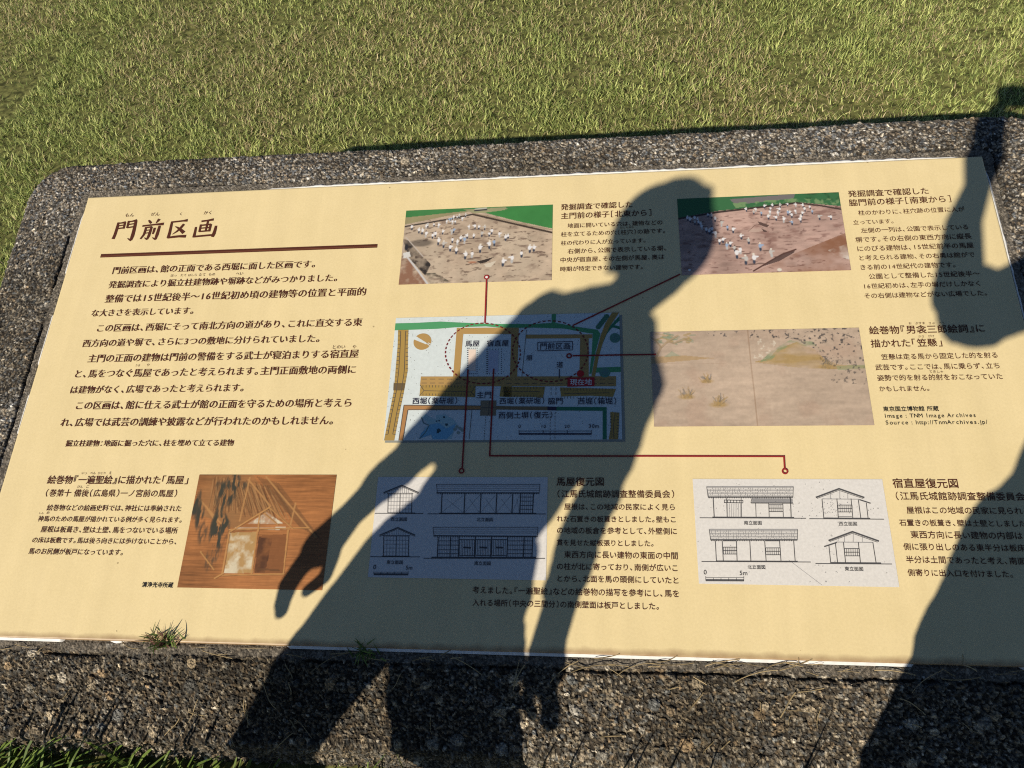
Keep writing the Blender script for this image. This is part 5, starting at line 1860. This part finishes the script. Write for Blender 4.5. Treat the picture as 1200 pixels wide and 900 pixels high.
def person_one():
    GZ_ = 0.10
    yb = -0.57
    root = empty("person", (0.40, -0.58, GZ_), "stooping person with tied-back hair and hanging arms casting the full figure shadow across the panel", "person", "people standing in front of the board")
    J, E = {}, []
    J["pelvis"] = (sh(534, 640, yb), (.104, .10))
    J["waist"] = (sh(598, 548, yb), (.105, .10))
    J["chest"] = (sh(650, 460, yb), (.130, .11))
    J["upper"] = (sh(682, 405, yb), (.105, .085))
    J["neck"] = (sh(730, 357, yb + .02), .045)
    J["head0"] = (sh(772, 316, yb + .03), .056)
    J["head1"] = (sh(777, 277, yb + .03), .080)
    J["head2"] = (sh(792, 252, yb + .03), .062)
    J["nose"] = (J["head1"][0] + Vector((.035, .088, -.03)), .013)
    E += [("head1", "nose")]
    E += [("pelvis", "waist"), ("waist", "chest"), ("chest", "upper"), ("upper", "neck"), ("neck", "head0"), ("head0", "head1"), ("head1", "head2")]
    J["ls"] = (sh(633, 388, yb + .03), .056)
    J["le"] = (sh(508, 508, yb + .06), .033)
    J["lw"] = (sh(412, 602, yb + .15), .023)
    J["lp"] = (sh(378, 640, yb + .16), (.033, .028))
    E += [("upper", "ls"), ("ls", "le"), ("le", "lw"), ("lw", "lp")]
    yy = yb + .165
    fingers(J, E, "lw", "lp", [
        (sh(357, 660, yy), sh(338, 686, yy), sh(330, 716, yy), .0120),
        (sh(354, 657, yy + .010), sh(335, 684, yy + .012), sh(328, 708, yy + .010), .0105),
        (sh(360, 662, yy - .010), sh(343, 688, yy - .012), sh(333, 713, yy - .010), .0075),
        (sh(363, 662, yy - .020), sh(346, 682, yy - .022), sh(336, 700, yy - .02), .0065),
        (sh(390, 652, yy + .03), sh(381, 676, yy + .035), sh(360, 692, yy + .03), .0105)], 1)
    J["rs"] = (sh(728, 408, yb - .03), .052)
    J["re"] = (sh(741, 466, yb - .06), .040)
    J["rx"] = (sh(711, 560, yb - .05), .026)
    J["rm"] = (sh(683, 620, yb - .03), .025)
    J["rw"] = (sh(643, 752, yb + .0), .025)
    J["rp"] = (sh(633, 795, yb + .01), .030)
    E += [("upper", "rs"), ("rs", "re"), ("re", "rx"), ("rx", "rm"), ("rm", "rw"), ("rw", "rp")]
    yy = yb + .01
    fingers(J, E, "rw", "rp", [
        (sh(634, 815, yy), sh(638, 845, yy), sh(632, 874, yy), .0090),
        (sh(630, 815, yy + .012), sh(634, 848, yy + .012), sh(624, 876, yy + .008), .0090),
        (sh(627, 815, yy - .012), sh(630, 842, yy - .012), sh(620, 868, yy - .01), .0085),
        (sh(637, 812, yy - .022), sh(640, 836, yy - .022), sh(636, 858, yy - .02), .0075),
        (sh(622, 806, yy + .03), sh(606, 832, yy + .03), sh(610, 860, yy + .02), .0095)], 1)
    # legs: the left one stands straight, the right one steps across
    lh = sh(470, 672, yb)
    lk = sh(350, 820, yb - .01)
    rh = sh(549, 668, yb)
    rk = sh(546, 850, yb + .02)
    lk2 = Vector((lh.x - .075, yb - .02, GZ_ + .42))
    rk2 = Vector((rk.x + .02, yb + .05, GZ_ + .40))
    lf = Vector((lk2.x - .01, yb - .05, GZ_ + .08))
    rf = Vector((rk2.x + .04, yb + .03, GZ_ + .08))
    J["lh"] = (lh, .085); J["lk"] = (lk2, .055); J["lf"] = (lf, .035)
    J["rh"] = (rh, .085); J["rk"] = (rk2, .055); J["rf"] = (rf, .035)
    E += [("pelvis", "lh"), ("lh", "lk"), ("lk", "lf"), ("pelvis", "rh"), ("rh", "rk"), ("rk", "rf")]
    skin_mesh("body", J, E, "pelvis", SKIN, root, 0.0035, 2)
    # clothes
    C = {k: (J[k][0], J[k][1]) for k in ("waist", "chest", "upper", "ls", "le", "rs", "re", "rx", "rm", "pelvis")}
    g = lambda r_, a: (r_[0] + a, r_[1] + a) if isinstance(r_, tuple) else r_ + a
    C = {k: (p, g(r_, .006)) for k, (p, r_) in C.items()}
    C["lwc"] = (lerp(J["le"][0], J["lw"][0], .8), .027)
    C["rwc"] = (lerp(J["rm"][0], J["rw"][0], .5), .031)
    C["hem"] = (J["pelvis"][0] - Vector((.02, 0, .03)), (.115, .105))
    skin_mesh("jacket", C, [("hem", "pelvis"), ("pelvis", "waist"), ("waist", "chest"), ("chest", "upper"), ("upper", "ls"), ("ls", "le"), ("le", "lwc"), ("upper", "rs"), ("rs", "re"), ("re", "rx"), ("rx", "rm"), ("rm", "rwc")], "waist", SHIRT, root)
    Tt = {"hip": (J["pelvis"][0], (.112, .104)), "lh": (lh, .082), "lk": (lk2, .056), "lf": (lf + Vector((0, 0, .03)), .072), "rh": (rh, .094), "rk": (rk2, .092), "rf": (rf + Vector((0, 0, .03)), .075)}
    skin_mesh("trousers", Tt, [("hip", "lh"), ("lh", "lk"), ("lk", "lf"), ("hip", "rh"), ("rh", "rk"), ("rk", "rf")], "hip", PANTS, root)
    for a in (lf, rf):
        shoe(root, a, (0.3, 1, 0), GZ_)
    c = J["head1"][0]
    up = (sh(748, 212, yb) - sh(792, 290, yb)).normalized()
    M_ = head_parts(root, c, up, Vector((.6, 1.0, -.6)))
    hp = {"crown": (sh(745, 288, yb + .02), .050), "nape": (sh(716, 314, yb + .02), .013), "top": (sh(790, 246, yb + .03), .058), "fringe": (sh(829, 225, yb + .04), .012)}
    skin_mesh("hair", hp, [("crown", "nape"), ("top", "fringe"), ("crown", "top")], "top", HAIR, root, 0.004, 2)
person_one()

def cs(x, y, z):
    """camera-held things: x right, y up, z towards the photographer"""
    return CAM + Vector(RC @ np.array([x, -y, -z]))

def person_two():
    GZ_ = 0.10
    yb = -0.58
    root = empty("person", (1.42, -0.62, GZ_), "person at the right raising a phone, whose arm shadow crosses the panel's right end", "person", "people standing in front of the board")
    J, E = {}, []
    top = sh(1330, 300, yb)
    cx = sh(1290, 560, yb).x
    cx = 1.385
    J["pelvis"] = (Vector((cx, yb, .93)), (.155, .115))
    J["waist"] = (Vector((cx, yb, 1.06)), (.14, .11))
    J["chest"] = (Vector((cx, yb + .01, 1.22)), (.150, .115))
    J["upper"] = (Vector((cx, yb + .01, 1.36)), (.11, .085))
    J["neck"] = (Vector((cx, yb + .03, 1.45)), .055)
    J["head0"] = (Vector((cx, yb + .05, 1.51)), .075)
    J["head1"] = (Vector((cx, yb + .06, 1.58)), .092)
    J["head2"] = (Vector((cx, yb + .05, 1.64)), .065)
    J["nose"] = (J["head1"][0] + Vector((-.022, .100, -.030)), .013)
    E += [("pelvis", "waist"), ("waist", "chest"), ("chest", "upper"), ("upper", "neck"), ("neck", "head0"), ("head0", "head1"), ("head1", "head2"), ("head1", "nose")]
    J["ls"] = (Vector((cx - .16, yb + .02, 1.33)), .052)
    J["lx"] = (sh(1156, 364, -.43), .046)
    J["le"] = (sh(1123, 344, -.385), .041)
    J["lm"] = (sh(1129, 262, -.385), .030)
    J["lw"] = (sh(1146, 218, -.385), .023)
    J["lp"] = (sh(1154, 184, -.372), (.036, .026))
    E += [("upper", "ls"), ("ls", "lx"), ("lx", "le"), ("le", "lm"), ("lm", "lw"), ("lw", "lp")]
    tips = []
    for i, x in enumerate((1143, 1151, 1160, 1168)):
        tips.append((sh(x, 168, -.362), sh(x + 2, 150, -.345), sh(x + 8, 130 - 2 * i, -.338), .0090))
    tips.append((sh(1166, 188, -.372), sh(1171, 166, -.362), sh(1176, 138, -.352), .0100))
    fingers(J, E, "lw", "lp", tips, 1)
    J["rs"] = (Vector((cx + .17, yb + .0, 1.36)), .060)
    J["re"] = (Vector((cx + .24, yb - .04, 1.10)), .045)
    J["rw"] = (Vector((cx + .25, yb + .06, .87)), .028)
    J["rp"] = (Vector((cx + .25, yb + .075, .80)), .030)
    E += [("upper", "rs"), ("rs", "re"), ("re", "rw"), ("rw", "rp")]
    b0 = J["rp"][0]
    fingers(J, E, "rw", "rp", [(b0 + Vector((.0, .028 - .018 * i, -.03)), b0 + Vector((-.006, .030 - .019 * i, -.065)), b0 + Vector((-.02, .030 - .018 * i, -.095 + .006 * abs(i - 1))), .0088) for i in range(4)] + [(b0 + Vector((-.02, .03, .0)), b0 + Vector((-.032, .045, -.03)), b0 + Vector((-.035, .05, -.055)), .0095)], 1)
    for s_, n in ((-1, "l"), (1, "r")):
        J[n + "h"] = (Vector((cx + s_ * .095, yb, .86)), .088)
        J[n + "k"] = (Vector((cx + s_ * .10, yb + .02, GZ_ + .43)), .056)
        J[n + "f"] = (Vector((cx + s_ * .11, yb - .01, GZ_ + .08)), .036)
        E += [("pelvis", n + "h"), (n + "h", n + "k"), (n + "k", n + "f")]
    skin_mesh("body", J, E, "pelvis", SKIN, root, 0.004, 3)
    g = lambda r_, a: (r_[0] + a, r_[1] + a) if isinstance(r_, tuple) else r_ + a
    C = {k: (J[k][0], g(J[k][1], .008)) for k in ("pelvis", "waist", "chest", "upper", "ls", "lx", "rs", "re")}
    C["lmc"] = (lerp(J["lx"][0], J["le"][0], .35), .058)
    C["rwc"] = (lerp(J["re"][0], J["rw"][0], .8), .045)
    C["hem"] = (Vector((cx + .01, yb, .56)), (.205, .14))
    skin_mesh("jacket", C, [("hem", "pelvis"), ("pelvis", "waist"), ("waist", "chest"), ("chest", "upper"), ("upper", "ls"), ("ls", "lx"), ("lx", "lmc"), ("upper", "rs"), ("rs", "re"), ("re", "rwc")], "waist", JACK, root)
    Tt = {"hip": (J["pelvis"][0], (.155, .12))}
    ee = []
    for n in "lr":
        Tt[n + "h"] = (J[n + "h"][0], .10)
        Tt[n + "k"] = (J[n + "k"][0], .078)
        Tt[n + "f"] = (J[n + "f"][0] + Vector((0, 0, .02)), .07)
        ee += [("hip", n + "h"), (n + "h", n + "k"), (n + "k", n + "f")]
        shoe(root, J[n + "f"][0], (0, 1, 0), GZ_)
    skin_mesh("trousers", Tt, ee, "hip", PANTS, root)
    head_parts(root, J["head1"][0], Vector((0, .15, 1)), Vector((-.3, 1, -.5)), 1.16)
    # the phone
    bm = bmesh.new()
    bmesh.ops.create_cube(bm, size=1.0)
    for v in bm.verts:
        v.co = Vector((v.co.x * .150, v.co.y * .073, v.co.z * .008))
    bmesh.ops.bevel(bm, geom=[e for e in bm.edges if abs(e.verts[0].co.z - e.verts[1].co.z) > .004], offset=.011, segments=5, affect='EDGES')
    bmesh.ops.bevel(bm, geom=[e for e in bm.edges if abs(e.verts[0].co.z - e.verts[1].co.z) < .0001 and abs(abs(e.verts[0].co.z) - .004) < .0001 and len(e.link_faces) == 2 and e.calc_face_angle(0) > .5], offset=.0015, segments=2, affect='EDGES')
    me = bpy.data.meshes.new("smartphone")
    for v in bm.verts:
        v.co = cs(v.co.x + .018, v.co.y - .004, v.co.z + .032)
    bm.to_mesh(me)
    bm.free()
    ph = link("smartphone", me, PHONE)
    tag(ph, "dark smartphone held sideways by the person at the right, its shadow on the lawn", "phone")
    L = bmesh.new()
    bmesh.ops.create_cone(L, cap_ends=True, segments=24, radius1=.006, radius2=.006, depth=.002)
    me = bpy.data.meshes.new("camera_lens")
    for v in L.verts:
        v.co = cs(v.co.x, v.co.y, v.co.z + .0272)
    L.to_mesh(me)
    L.free()
    lens = bpy.data.objects.new("camera_lens", me)
    COL.objects.link(lens)
    me.materials.append(PHONE)
    lens.parent = ph
person_two()

for o in list(bpy.data.objects):
    if o.name.startswith("glyph"):
        bpy.data.objects.remove(o)
